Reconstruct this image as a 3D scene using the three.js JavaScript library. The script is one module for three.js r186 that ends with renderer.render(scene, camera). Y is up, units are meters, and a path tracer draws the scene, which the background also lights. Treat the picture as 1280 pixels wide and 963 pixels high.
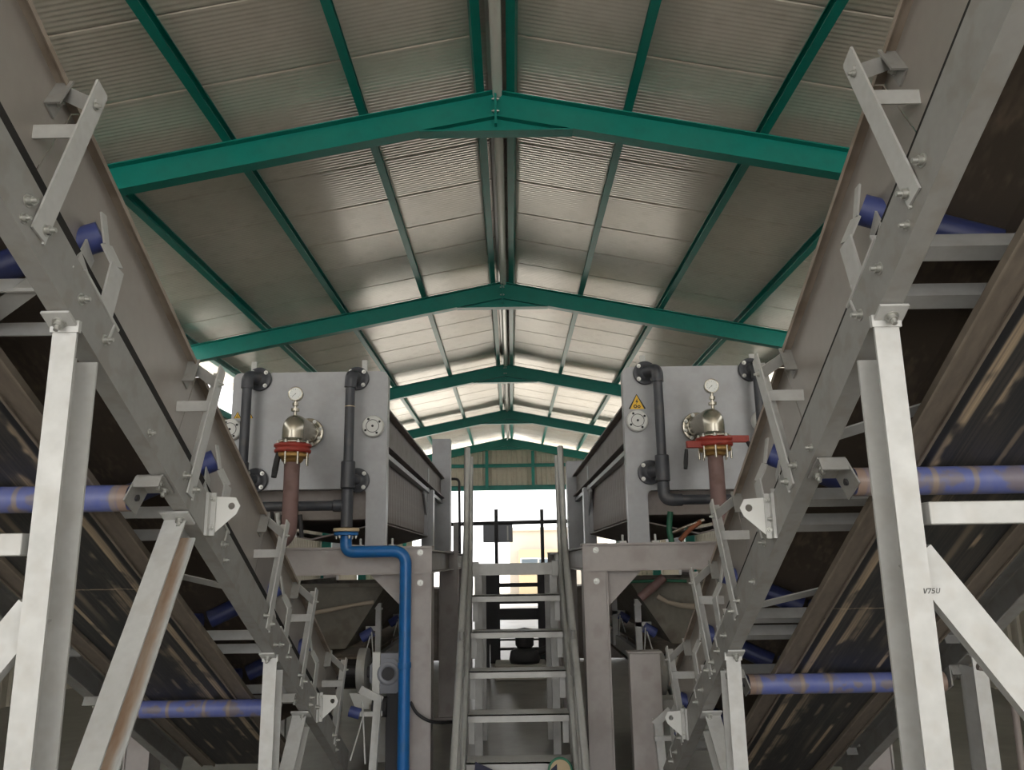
import * as THREE from 'three';
import { mergeGeometries } from 'three/addons/utils/BufferGeometryUtils.js';
import { RoundedBoxGeometry } from 'three/addons/geometries/RoundedBoxGeometry.js';

// ------------------------------------------------------------------ camera, sky, sun, exposure
const scene = new THREE.Scene();
const EYE = new THREE.Vector3(0, 1.6, 0), FOC = 1000;                 // focal length in pixels of the 1280 x 963 frame
const camera = new THREE.PerspectiveCamera(2 * Math.atan(481.5 / FOC) * 180 / Math.PI, 1280 / 963, 0.05, 300);
camera.rotation.order = 'YXZ';
camera.position.copy(EYE);
camera.rotation.set(THREE.MathUtils.degToRad(12.43), THREE.MathUtils.degToRad(-0.2), THREE.MathUtils.degToRad(-0.9));
camera.updateMatrixWorld(true);
scene.add(camera);
scene.background = new THREE.Color(0.985, 0.975, 0.965);                  // even white overcast sky
scene.backgroundIntensity = 1.0;
const sun = new THREE.DirectionalLight(new THREE.Color(1.0, 0.965, 0.91), 4.5);   // hazy high sun beyond the open end of the hall
sun.position.set(3, 22, -12); sun.target.position.set(0, 0, 0); sun.castShadow = true; sun.shadow.radius = 6;
sun.shadow.mapSize.set(2048, 2048); Object.assign(sun.shadow.camera, { left: -25, right: 25, top: 40, bottom: -40, near: 0.5, far: 90 });
scene.add(sun, sun.target);
const renderer = new THREE.WebGLRenderer({ antialias: true });
renderer.toneMapping = THREE.LinearToneMapping;
renderer.toneMappingExposure = 3.5;
renderer.shadowMap.enabled = true;

// ------------------------------------------------------------------ small tools
const V = (x, y, z) => new THREE.Vector3(x, y, z);
function ray(x, y) { return V((x - 640) / FOC, -(y - 481.5) / FOC, -1).applyQuaternion(camera.quaternion); }
function at(x, y, z) { const d = ray(x, y); return EYE.clone().addScaledVector(d, (z - EYE.z) / d.z); }   // pixel on the plane z
function atX(x, y, X) { const d = ray(x, y); return EYE.clone().addScaledVector(d, (X - EYE.x) / d.x); }
let seed = 7;
const rnd = () => { seed = (seed * 1664525 + 1013904223) >>> 0; return seed / 4294967296; };

// tiling value noise
function makeNoise(s0) {
  const T = new Float32Array(65536); let s = s0 >>> 0;
  for (let i = 0; i < 65536; i++) { s = (s * 1664525 + 1013904223) >>> 0; T[i] = s / 4294967296; }
  const n2 = (x, y, px, py) => {
    const xi = Math.floor(x), yi = Math.floor(y), fx = x - xi, fy = y - yi;
    const g = (a, b) => T[((((a % px) + px) % px) * 131 + (((b % py) + py) % py) * 7919) & 65535];
    const u = fx * fx * (3 - 2 * fx), v = fy * fy * (3 - 2 * fy);
    return (g(xi, yi) * (1 - u) + g(xi + 1, yi) * u) * (1 - v) + (g(xi, yi + 1) * (1 - u) + g(xi + 1, yi + 1) * u) * v;
  };
  return (u, v, fx, fy, oct = 3) => { let a = 0, w = 0.5, t = 0; for (let o = 0; o < oct; o++) { a += w * n2(u * fx, v * fy, fx, fy); t += w; w *= 0.5; fx *= 2; fy *= 2; } return a / t; };
}
const N1 = makeNoise(11), N2 = makeNoise(222), N3 = makeNoise(3333);
function tex(w, h, fn, srgb = true, rx = 1, ry = 1) {
  const d = new Uint8Array(w * h * 4);
  for (let j = 0; j < h; j++) for (let i = 0; i < w; i++) {
    const c = fn(i / w, j / h), k = (j * w + i) * 4;
    d[k] = Math.max(0, Math.min(255, c[0])); d[k + 1] = Math.max(0, Math.min(255, c[1])); d[k + 2] = Math.max(0, Math.min(255, c[2])); d[k + 3] = 255;
  }
  const t = new THREE.DataTexture(d, w, h); t.magFilter = THREE.LinearFilter; t.minFilter = THREE.LinearMipmapLinearFilter; t.generateMipmaps = true;
  t.wrapS = t.wrapT = THREE.RepeatWrapping; t.repeat.set(rx, ry); if (srgb) t.colorSpace = THREE.SRGBColorSpace; t.needsUpdate = true; return t;
}
const mixc = (a, b, t) => [a[0] + (b[0] - a[0]) * t, a[1] + (b[1] - a[1]) * t, a[2] + (b[2] - a[2]) * t];
const sst = (a, b, x) => { const t = Math.max(0, Math.min(1, (x - a) / (b - a))); return t * t * (3 - 2 * t); };
// mottled paint or metal: base colour with coarse and fine variation, optional dirt colour in patches
function mottled(base, amp, dirt, dirtAmt, f = 5, fine = 60, size = 256, rep = 1, sx = 1) {
  return tex(size, size, (u, v) => {
    const c = N1(u, v, f, f * sx, 4), g = N2(u, v, fine, fine, 2), m = N3(u, v, f * 2, f * 2 * sx, 4);
    let k = 1 + amp * (c - 0.5) * 1.3 + amp * (g - 0.5) * 0.7;
    let col = base.map((x) => x * k);
    if (dirt) col = mixc(col, dirt, dirtAmt * sst(0.5, 0.78, m));
    return col;
  }, true, rep, rep);
}
const std = (o) => new THREE.MeshStandardMaterial(o);
const galvMap = mottled([193, 193, 190], 0.06, [180, 176, 169], 0.3, 9, 60, 512);
const galvRough = tex(256, 256, (u, v) => { const r = 105 + 90 * N2(u, v, 20, 20, 3); return [r, r, r]; }, false);
const M = {
  galv: std({ map: galvMap, roughnessMap: galvRough, roughness: 1, metalness: 0.25 }),
  galvDull: std({ map: mottled([155, 154, 150], 0.05, [140, 134, 124], 0.4, 9, 60, 512), roughness: 0.55, metalness: 0.3 }),
  bolt: std({ color: 0xb9b9b4, roughness: 0.35, metalness: 0.7 }),
  skirt: std({ map: mottled([160, 154, 147], 0.04, [149, 141, 133], 0.4, 3, 40, 512), roughness: 0.4, metalness: 0.3 }),
  skirtLip: std({ map: mottled([150, 138, 126], 0.12, [120, 106, 92], 0.5, 4, 40), roughness: 0.6, metalness: 0.1 }),
  rubber: std({ color: 0x23211f, roughness: 0.85 }),
  carryBelt: std({ map: tex(512, 512, (u, v) => { const w = N1(u, v, 90, 24, 2), c = N2(u, v, 6, 6, 4), d = N3(u, v, 4, 10, 4); return mixc([92, 83, 75], [142, 127, 111], 0.25 + 0.75 * sst(0.42, 0.75, 0.5 * w + 0.5 * c) * sst(0.2, 0.8, d)); }), roughness: 0.9 }),
  teal: std({ map: mottled([2, 124, 113], 0.05, [10, 112, 104], 0.4, 4, 30), roughness: 0.38 }),
  roof: std({ map: mottled([228, 221, 211], 0.04, [216, 208, 197], 0.5, 3, 30, 256), roughness: 0.15, metalness: 0.25 }),
  roofTop: std({ color: 0xb8b8b4, roughness: 0.6 }),
  ridge: std({ color: 0xe6e4de, roughness: 0.25, metalness: 0.1 }),
  clad: std({ map: mottled([190, 182, 166], 0.06, [170, 160, 142], 0.4, 4, 30), roughness: 0.55 }),
  floor: std({ map: mottled([134, 131, 125], 0.15, [110, 106, 99], 0.6, 5, 60, 512, 0.25), roughness: 0.36 }),
  ground: std({ map: mottled([184, 180, 172], 0.15, [158, 152, 142], 0.6, 5, 60, 256, 0.1), roughness: 0.95 }),
  press: std({ map: mottled([158, 159, 161], 0.05, [147, 146, 146], 0.5, 3, 40, 512), roughness: 0.38, metalness: 0.15 }),
  pressDark: std({ map: mottled([128, 119, 114], 0.1, [106, 95, 88], 0.5, 4, 40), roughness: 0.55 }),
  filterPlate: std({ map: mottled([150, 142, 138], 0.08, [128, 116, 108], 0.5, 4, 40), roughness: 0.6 }),
  portal: std({ map: mottled([170, 164, 161], 0.05, [150, 141, 136], 0.5, 3, 40, 512), roughness: 0.5, metalness: 0.1 }),
  stair: std({ map: mottled([178, 178, 175], 0.06, [152, 149, 146], 0.5, 4, 40, 512), roughness: 0.5, metalness: 0.2 }),
  tube: std({ map: mottled([170, 170, 167], 0.08, [130, 130, 126], 0.5, 4, 40), roughness: 0.36, metalness: 0.35 }),
  pvc: std({ map: mottled([64, 66, 72], 0.1, [92, 88, 86], 0.5, 5, 30), roughness: 0.42 }),
  bluePipe: std({ map: mottled([30, 104, 172], 0.06, [52, 104, 150], 0.4, 5, 30), roughness: 0.33 }),
  blueFlange: std({ color: 0x2268a8, roughness: 0.45 }),
  gasket: std({ color: 0xc8b596, roughness: 0.8 }),
  rustPipe: std({ map: mottled([124, 98, 94], 0.1, [104, 78, 70], 0.6, 6, 30), roughness: 0.6 }),
  red: std({ map: mottled([158, 58, 46], 0.15, [120, 44, 36], 0.6, 8, 30), roughness: 0.5 }),
  brass: std({ color: 0xb08a52, roughness: 0.5, metalness: 0.4 }),
  stainless: std({ map: mottled([188, 182, 168], 0.08, [160, 150, 134], 0.4, 5, 30), roughness: 0.27, metalness: 0.85 }),
  black: std({ color: 0x1b1b1d, roughness: 0.6 }),
  darkSteel: std({ color: 0x3b3a3c, roughness: 0.55, metalness: 0.2 }),
  white: std({ color: 0xd8d8d4, roughness: 0.5 }),
  motor: std({ color: 0x8b8d94, roughness: 0.45, metalness: 0.2 }),
  hopper: std({ map: mottled([118, 114, 104], 0.14, [92, 84, 74], 0.6, 4, 40), roughness: 0.7 }),
  tarp: std({ color: 0x978b7c, roughness: 0.85 }),
  cream: std({ color: 0xb3a184, roughness: 0.85 }),
  plaster: std({ color: 0xb4aea4, roughness: 0.9 }),
  glass: std({ color: 0x556068, roughness: 0.15 }),
  greenPaint: std({ color: 0x2f6b52, roughness: 0.5 }),
  orange: std({ color: 0x8a5236, roughness: 0.7 }),
  navy: std({ color: 0x22243a, roughness: 0.7 }),
  mesh: std({ color: 0x6e7076, roughness: 0.7 }),
};
// return belt: dark rubber with mud streaks running along it (u across the belt, v along it)
const beltMap = tex(512, 1024, (u, v) => {
  const w = u + 0.012 * (N1(u, v, 3, 14, 3) - 0.5);
  const fib = N2(u, v, 80, 10, 3), br = N3(u, v, 6, 22, 4), big = N1(u, v, 4, 6, 4);
  let c = mixc([40, 41, 43], [66, 62, 58], sst(0.35, 0.75, 0.6 * fib + 0.4 * big));
  const band = (a, b, e) => sst(a - e, a + e, w) * (1 - sst(b - e, b + e, w));
  const mud = [184, 162, 134], mud2 = [140, 124, 104];
  c = mixc(c, [26, 27, 30], 0.8 * band(0.0, 0.06, 0.008));
  c = mixc(c, mud, band(0.075, 0.15, 0.01) * sst(0.22, 0.5, br) * (0.45 + 0.55 * fib));
  c = mixc(c, mud, band(0.25, 0.32, 0.012) * sst(0.38, 0.6, br) * (0.3 + 0.6 * fib));
  c = mixc(c, mud2, band(0.33, 0.42, 0.02) * sst(0.45, 0.7, br) * fib);
  c = mixc(c, mud2, band(0.52, 0.56, 0.01) * sst(0.4, 0.6, br) * 0.7);
  c = mixc(c, mud2, band(0.66, 0.72, 0.02) * sst(0.4, 0.7, big) * 0.6);
  c = mixc(c, mud, band(0.8, 0.84, 0.008) * sst(0.35, 0.6, br) * 0.8);
  if (Math.abs(v - 0.52 - 0.004 * N1(u, v, 8, 8)) < 0.0012) c = mixc(c, mud, 0.6);
  return c;
});
M.belt = std({ map: beltMap, roughness: 0.5 });
M.beltEdge = std({ map: tex(64, 1024, (u, v) => { const g = N1(u, v, 6, 60, 4), e = Math.max(sst(0.14, 0.02, u), sst(0.86, 0.98, u)); return mixc(mixc([92, 84, 76], [116, 106, 94], g), [138, 128, 114], 0.5 * e * (0.4 + g)); }), roughness: 0.6 });
// blue roller with dried mud rings (v along the roller)
const rollerTex = (k) => tex(64, 512, (u, v) => {
  const g = N1(u + k * 0.13, v, 6, 40, 4), r = N2(0.1 + k * 0.2, v, 1, 9, 2), sp = N3(u, v + k * 0.3, 5, 14, 4);
  let c = mixc([82, 94, 156], [104, 108, 148], g);
  c = mixc(c, [122, 108, 100], 0.7 * sst(0.52, 0.7, sp));
  for (const b of [0.045, 0.27, 0.41, 0.62, 0.8, 0.955]) c = mixc(c, [140, 124, 108], (1 - sst(0.006, 0.014, Math.abs(v - b - 0.02 * (r - 0.5)))) * (0.5 + 0.5 * g));
  return mixc(c, [136, 116, 104], sst(0.955, 0.975, v) + sst(0.045, 0.025, v));
});
M.rollers = [0, 1, 2].map((k) => std({ map: rollerTex(k), roughness: 0.45 }));
M.rollerClean = std({ map: mottled([68, 78, 134], 0.1, [94, 96, 120], 0.5, 4, 30), roughness: 0.4 });
// galvanised channel with a rust run along its trough (v along)
M.rusty = std({ map: tex(128, 512, (u, v) => {
  const g = N1(u, v, 5, 20, 4), h = N2(u, v, 20, 60, 2), e = N3(u, v, 3, 12, 4);
  const c = [205, 206, 204].map((x) => x * (0.93 + 0.12 * h)), s = sst(0.1, 0.28, u + 0.12 * (e - 0.5)) * (1 - sst(0.5, 0.8, u + 0.2 * (e - 0.5)));
  return mixc(c, mixc([190, 160, 132], [162, 122, 92], g), s * (0.5 + 0.4 * g));
}), roughness: 0.6, metalness: 0.1 });

// ------------------------------------------------------------------ geometry tools (everything in world metres)
function clean(g) { const n = g.index ? g.toNonIndexed() : g; for (const k of Object.keys(n.attributes)) if (!['position', 'normal', 'uv'].includes(k)) n.deleteAttribute(k); n.clearGroups(); n.morphAttributes = {}; return n; }
function metreUV(g) {
  const p = g.attributes.position, n = g.attributes.normal, uv = new Float32Array(p.count * 2);
  for (let i = 0; i < p.count; i++) {
    const ax = Math.abs(n.getX(i)), ay = Math.abs(n.getY(i)), az = Math.abs(n.getZ(i));
    if (ax >= ay && ax >= az) { uv[2 * i] = p.getY(i); uv[2 * i + 1] = p.getZ(i); } else if (ay >= az) { uv[2 * i] = p.getX(i); uv[2 * i + 1] = p.getZ(i); } else { uv[2 * i] = p.getX(i); uv[2 * i + 1] = p.getY(i); }
  }
  g.setAttribute('uv', new THREE.BufferAttribute(uv, 2)); return g;
}
const frame = (x, y, z, o) => new THREE.Matrix4().makeBasis(x, y, z).setPosition(o);
function basisOf(A, B, hint) { const w = B.clone().sub(A).normalize(), x = hint.clone().addScaledVector(w, -hint.dot(w)).normalize(), y = w.clone().cross(x); return [x, y, w]; }
function extr(pts, len, holes = []) {
  const s = new THREE.Shape(pts.map(([a, b]) => new THREE.Vector2(a, b)));
  for (const [cx, cy, r] of holes) { const h = new THREE.Path(); h.absarc(cx, cy, r, 0, Math.PI * 2, true); s.holes.push(h); }
  return metreUV(clean(new THREE.ExtrudeGeometry(s, { depth: len, bevelEnabled: false, curveSegments: 14 })));
}
function bar(profile, A, B, hint) { const [x, y, w] = basisOf(A, B, hint); const g = extr(profile, A.distanceTo(B)); g.translate(rnd() * 0, 0, 0); return g.applyMatrix4(frame(x, y, w, A)); }
function box(x0, x1, y0, y1, z0, z1, r = 0) {
  const w = Math.abs(x1 - x0), h = Math.abs(y1 - y0), d = Math.abs(z1 - z0);
  const g = r ? new RoundedBoxGeometry(w, h, d, 2, Math.min(r, w / 2.01, h / 2.01, d / 2.01)) : new THREE.BoxGeometry(w, h, d);
  return metreUV(clean(g)).translate((x0 + x1) / 2, (y0 + y1) / 2, (z0 + z1) / 2);
}
function beam(A, B, w, h, hint = V(1, 0, 0), r = 0) {   // rectangular bar, w along hint
  const [x, y, z] = basisOf(A, B, hint), L = A.distanceTo(B); const g = box(-w / 2, w / 2, -h / 2, h / 2, 0, L, r); return g.applyMatrix4(frame(x, y, z, A));
}
function cyl(A, B, r, seg = 20, r2 = r, keepUV = false) {
  const L = A.distanceTo(B), g = clean(new THREE.CylinderGeometry(r2, r, L, seg, 1)); const uv = g.attributes.uv;
  if (!keepUV) for (let i = 0; i < uv.count; i++) uv.setXY(i, uv.getX(i) * 6.28 * r, uv.getY(i) * L);
  const d = B.clone().sub(A).normalize(); return g.applyQuaternion(new THREE.Quaternion().setFromUnitVectors(V(0, 1, 0), d)).translate((A.x + B.x) / 2, (A.y + B.y) / 2, (A.z + B.z) / 2);
}
function lathe(pts, A, dir, seg = 28) { const g = clean(new THREE.LatheGeometry(pts.map(([r, y]) => new THREE.Vector2(r, y)), seg)); return g.applyQuaternion(new THREE.Quaternion().setFromUnitVectors(V(0, 1, 0), dir.clone().normalize())).translate(A.x, A.y, A.z); }
function pipePath(P, bend, n = 7) {                     // round the corners of a polyline
  const out = [P[0].clone()];
  for (let i = 1; i < P.length - 1; i++) {
    const a = P[i - 1].clone().sub(P[i]), b = P[i + 1].clone().sub(P[i]), k = Math.min(bend, a.length() * 0.49, b.length() * 0.49);
    const p = P[i].clone().addScaledVector(a.normalize(), k), q = P[i].clone().addScaledVector(b.normalize(), k);
    for (let j = 0; j <= n; j++) { const t = j / n; out.push(p.clone().multiplyScalar((1 - t) * (1 - t)).addScaledVector(P[i], 2 * t * (1 - t)).addScaledVector(q, t * t)); }
  }
  out.push(P[P.length - 1].clone()); return out;
}
function sweep(P, r, seg = 14) {                        // round tube through points, closed ends
  const pos = [], nor = [], uv = [], idx = []; let x = null, len = 0; const n = P.length;
  const rr = (i) => (typeof r === 'function' ? r(i / (n - 1)) : r);
  for (let i = 0; i < n; i++) {
    const t = P[Math.min(i + 1, n - 1)].clone().sub(P[Math.max(i - 1, 0)]).normalize();
    if (!x) { x = Math.abs(t.y) < 0.9 ? V(0, 1, 0) : V(1, 0, 0); }
    x = x.clone().addScaledVector(t, -x.dot(t)).normalize(); const y = t.clone().cross(x);
    if (i) len += P[i].distanceTo(P[i - 1]);
    for (let j = 0; j <= seg; j++) { const a = j / seg * Math.PI * 2, d = x.clone().multiplyScalar(Math.cos(a)).addScaledVector(y, Math.sin(a)); pos.push(P[i].x + d.x * rr(i), P[i].y + d.y * rr(i), P[i].z + d.z * rr(i)); nor.push(d.x, d.y, d.z); uv.push(j / seg * 6.28 * rr(i), len); }
  }
  for (let i = 0; i < n - 1; i++) for (let j = 0; j < seg; j++) { const a = i * (seg + 1) + j, b = a + seg + 1; idx.push(a, a + 1, b, b, a + 1, b + 1); }
  for (const e of [0, n - 1]) {
    const c = pos.length / 3, t = (e ? P[n - 1].clone().sub(P[n - 2]) : P[0].clone().sub(P[1])).normalize(); pos.push(P[e].x, P[e].y, P[e].z); nor.push(t.x, t.y, t.z); uv.push(0, 0);
    for (let j = 0; j <= seg; j++) { const k = (e * (seg + 1) + j) * 3; pos.push(pos[k], pos[k + 1], pos[k + 2]); nor.push(t.x, t.y, t.z); uv.push(0, 0); }
    for (let j = 1; j <= seg; j++) e ? idx.push(c, c + j, c + j + 1) : idx.push(c, c + j + 1, c + j);
  }
  const g = new THREE.BufferGeometry(); g.setAttribute('position', new THREE.Float32BufferAttribute(pos, 3)); g.setAttribute('normal', new THREE.Float32BufferAttribute(nor, 3)); g.setAttribute('uv', new THREE.Float32BufferAttribute(uv, 2)); g.setIndex(idx); return g.toNonIndexed();
}
const merge = (...gs) => mergeGeometries(gs.flat());
// steel sections: x across the flanges, y along the web
const UPN = (h, b, t = 0.007, tf = 0.01) => { const r = 0.008; return [[0, -h / 2], [b - 0.003, -h / 2], [b, -h / 2 + 0.003], [b, -h / 2 + tf - 0.003], [b - 0.003, -h / 2 + tf], [t + r, -h / 2 + tf], [t + r * 0.3, -h / 2 + tf + r * 0.3], [t, -h / 2 + tf + r], [t, h / 2 - tf - r], [t + r * 0.3, h / 2 - tf - r * 0.3], [t + r, h / 2 - tf], [b - 0.003, h / 2 - tf], [b, h / 2 - tf + 0.003], [b, h / 2 - 0.003], [b - 0.003, h / 2], [0, h / 2]]; };
const ANG = (a, b, t = 0.006) => [[0, 0], [a, 0], [a, t], [t + 0.005, t], [t, t + 0.005], [t, b], [0, b]];
const IPE = (h, b, tw, tf) => [[-b / 2, -h / 2], [b / 2, -h / 2], [b / 2, -h / 2 + tf], [tw / 2, -h / 2 + tf], [tw / 2, h / 2 - tf], [b / 2, h / 2 - tf], [b / 2, h / 2], [-b / 2, h / 2], [-b / 2, h / 2 - tf], [-tw / 2, h / 2 - tf], [-tw / 2, -h / 2 + tf], [-b / 2, -h / 2 + tf]];
const CEE = (h, b, t = 0.004, lip = 0.018) => [[0, 0], [b, 0], [b, lip], [b - t, lip], [b - t, t], [t, t], [t, h - t], [b - t, h - t], [b - t, h - lip], [b, h - lip], [b, h], [0, h]];

// ------------------------------------------------------------------ objects
const taken = new Map();
const numbered = (n) => { const k = taken.get(n) ?? 0; taken.set(n, k + 1); return k ? n + '_' + String(k).padStart(3, '0') : n; };
function thing(name, label, category, base = V(0, 0, 0), group) {
  const o = new THREE.Group(); o.name = numbered(name); o.position.copy(base); o.userData = { label, category }; if (group) o.userData.group = group; scene.add(o); return o;
}
function structure(name, base = V(0, 0, 0)) { const o = new THREE.Group(); o.name = name; o.position.copy(base); o.userData = { kind: 'structure' }; scene.add(o); return o; }
function baseOf(o) { while (o.parent && o.parent !== scene) o = o.parent; return o.position; }
function part(parent, name, geo, mat, label) {          // geo in world metres; one mesh
  const b = baseOf(parent); const g = Array.isArray(geo) ? merge(geo) : geo; g.translate(-b.x, -b.y, -b.z);
  const m = new THREE.Mesh(g, mat); m.name = name; m.castShadow = m.receiveShadow = true; if (label) m.userData.label = label; parent.add(m); return m;
}
function placed(parent, name, geo, mat, pos, quat) {    // shared geometry at a place
  const b = baseOf(parent), m = new THREE.Mesh(geo, mat); m.name = name; m.castShadow = m.receiveShadow = true; m.position.copy(pos).sub(b); if (quat) m.quaternion.copy(quat); parent.add(m); return m;
}
function single(name, geo, mat, label, category, base, group) {   // a thing that is one mesh
  const g = Array.isArray(geo) ? merge(geo) : geo; g.translate(-base.x, -base.y, -base.z); const m = new THREE.Mesh(g, mat); m.name = numbered(name); m.position.copy(base); m.castShadow = m.receiveShadow = true;
  m.userData = { label, category }; if (group) m.userData.group = group; scene.add(m); return m;
}
const boltGeo = (() => { const h = clean(new THREE.CylinderGeometry(0.012, 0.012, 0.011, 6)).translate(0, 0.0085, 0), w = clean(new THREE.CylinderGeometry(0.016, 0.016, 0.003, 16)).translate(0, 0.0015, 0), s = clean(new THREE.CylinderGeometry(0.006, 0.007, 0.012, 10)).translate(0, 0.02, 0); return merge(w, h, s); })();
const aim = (d) => new THREE.Quaternion().setFromUnitVectors(V(0, 1, 0), d.clone().normalize());
const bolt = (parent, p, d, k = 1) => { const m = placed(parent, 'bolt', boltGeo, M.bolt, p, aim(d)); m.scale.setScalar(k); return m; };

// ================================================================== the hall
const RX = -0.1, SL = 0.2, RY = 6.44;                   // ridge x, roof slope, height of the rafters' top at the ridge
const slopeY = (x) => RY - SL * Math.abs(x - RX);
const RAFZ = [-7.6, -13.5, -19.55, -25.7, -31.85];
const CA = Math.atan(SL), EAVE = 6.0;
{ // ceiling: ribbed insulated roof sheets, each sheet one piece
  const ceil = structure('ceiling');
  const PUR = 0.16, SHEET = 1.0, L = EAVE / Math.cos(CA), ribs = 17;
  const pos = [], nor = [], uv = [], idx = [], st = [];  // x along the hall, y up, z down the slope
  const amp = 0.00125, pitch = 0.97 / ribs, nn = ribs * 10;
  st.push([0, 0.014, 0], [0.009, 0.014, 0], [0.009, 0.014, -1.2], [0.015, amp, -1.2]);
  for (let k = 0; k <= nn; k++) { const q = k / nn * ribs * Math.PI * 2; st.push([0.015 + k / nn * 0.97, amp * Math.cos(q), -amp * Math.sin(q) * Math.PI * 2 / pitch]); }
  st.push([0.985, amp, 1.2], [0.991, 0.014, 1.2], [0.991, 0.014, 0], [1.0, 0.014, 0]);
  for (const [x, y, d] of st) for (const z of [0, L]) { const h = Math.hypot(1, d); pos.push(x, y, z); nor.push(d / h, -1 / h, 0); uv.push(x, z); }
  for (let k = 0; k < st.length - 1; k++) { const a = 2 * k; idx.push(a, a + 2, a + 1, a + 1, a + 2, a + 3); }
  const low = new THREE.BufferGeometry(); low.setAttribute('position', new THREE.Float32BufferAttribute(pos, 3)); low.setAttribute('normal', new THREE.Float32BufferAttribute(nor, 3)); low.setAttribute('uv', new THREE.Float32BufferAttribute(uv, 2)); low.setIndex(idx);
  const s = merge(low.toNonIndexed(), box(0, 1, 0.014, 0.05, 0, L));
  const variants = [M.roof];
  const c1 = M.roof.clone(); c1.color = new THREE.Color(0.965, 0.965, 0.96); const c2 = M.roof.clone(); c2.color = new THREE.Color(0.985, 0.98, 0.965); variants.push(c1, c2);
  for (const sg of [-1, 1]) for (let z = 8.2, i = 0; z > -33; z -= SHEET, i++) {
    const d = V(sg * Math.cos(CA), -Math.sin(CA), 0), up = V(sg * Math.sin(CA), Math.cos(CA), 0), x = up.clone().cross(d);
    const m = new THREE.Mesh(s, variants[Math.floor(rnd() * 3)]); m.name = 'roof_sheet'; m.castShadow = m.receiveShadow = true;
    const along = x.clone(); const o = V(RX + sg * 0.02, RY + PUR - 0.004, z); if (along.z < 0) { /* runs away */ } else o.z -= SHEET;
    m.applyMatrix4(frame(along, up, d, o)); ceil.add(m);
  }
  const cap = part(ceil, 'ridge_cap', box(RX - 0.3, RX + 0.3, RY + 0.215, RY + 0.235, -33.2, 8.4), M.roofTop);
  // shiny ridge trim below the sheets
  const tr = single('ridge_trim', [sweep([V(RX + 0.02, RY + 0.0, -32.6), V(RX + 0.02, RY + 0.0, 8)], 0.056, 18), box(RX - 0.075, RX - 0.03, RY + 0.1, RY + 0.11, -32.6, 8)], M.ridge, 'shiny metal trim tube running along under the roof ridge', 'trim', V(RX + 0.02, RY + 0.03, -15));
}
const ORD = ['over the front ends of the filter presses', 'second in line toward the open end wall', 'third in line toward the open end wall', 'fourth in line toward the open end wall', 'standing against the clad end wall'];
RAFZ.forEach((z, i) => {
  const fr = thing('gable_frame', 'teal green steel gable frame ' + ORD[i], 'roof frame', V(RX, 0, z), 'teal gable frames of the hall');
  const h = 0.3;
  for (const sg of [-1, 1]) {
    const A = V(RX, RY - h / 2 / Math.cos(CA), z), B = V(RX + sg * 5.75, RY - h / 2 / Math.cos(CA) - SL * 5.75, z);
    part(fr, 'rafter', bar(IPE(h, 0.15, 0.009, 0.013), A, B, V(0, 0, 1)), M.teal);
    part(fr, 'column', bar(IPE(0.3, 0.16, 0.01, 0.014), V(RX + sg * 5.72, 0, z), V(RX + sg * 5.72, B.y + 0.05, z), V(0, 0, 1)), M.teal);
    // haunch under the apex
    const w = 0.78; const tri = extr([[0, 0], [w, -SL * w], [0, -SL * w]].map(([x, y]) => [sg * x, y]), 0.01).translate(RX, RY - h / Math.cos(CA), z - 0.005); part(fr, 'haunch_web', tri, M.teal);
  }
  part(fr, 'haunch_flange', box(RX - 0.8, RX + 0.8, RY - h / Math.cos(CA) - 0.17, RY - h / Math.cos(CA) - 0.155, z - 0.075, z + 0.075), M.teal);
  part(fr, 'apex_plate', box(RX - 0.012, RX + 0.012, RY - 0.4, RY, z - 0.085, z + 0.085), M.teal);
  if (i < 3) for (const dy of [-0.1, -0.24]) for (const dx of [-0.012, 0.012]) bolt(fr, V(RX + dx, RY + dy, z + 0.055), V(Math.sign(dx), 0, 0), 1.1);
});
const POS = ['beside the ridge', 'first down from the ridge pair', 'second down from the ridge pair', 'third down from the ridge pair', 'along the eave'];
[0.2, 1.42, 2.82, 4.2, 5.5].forEach((d, i) => {
  for (const sg of [-1, 1]) {
    const X = RX + sg * d, y = slopeY(X), up = V(sg * Math.sin(CA), Math.cos(CA), 0);
    const A = V(X, y, sg < 0 ? -32.5 : 8), B = V(X, y, sg < 0 ? 8 : -32.5);
    const [px] = basisOf(A, B, V(-sg * Math.cos(CA), Math.sin(CA), 0));
    const t = thing('roof_purlin', 'teal green roof purlin ' + POS[i] + (sg < 0 ? ', on the blue pipe side' : ', on the yellow triangle side'), 'purlin', V(X, y, -15), 'teal roof purlins ' + POS[i]);
    const w = B.clone().sub(A).normalize(), yy = w.clone().cross(px), g = extr(CEE(0.155, 0.085), A.distanceTo(B)).applyMatrix4(frame(px, yy, w, A));
    if (yy.y < 0) { g.dispose(); const g2 = extr(CEE(0.155, 0.085), A.distanceTo(B)).applyMatrix4(frame(px, yy.clone().negate(), w.clone().negate(), B)); part(t, 'section', g2, M.teal); } else part(t, 'section', g, M.teal);
    for (const rz of RAFZ) part(t, 'cleat', box(X - 0.004, X + 0.004, y, y + 0.12, rz - 0.05, rz + 0.05), M.teal);
  }
});
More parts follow.
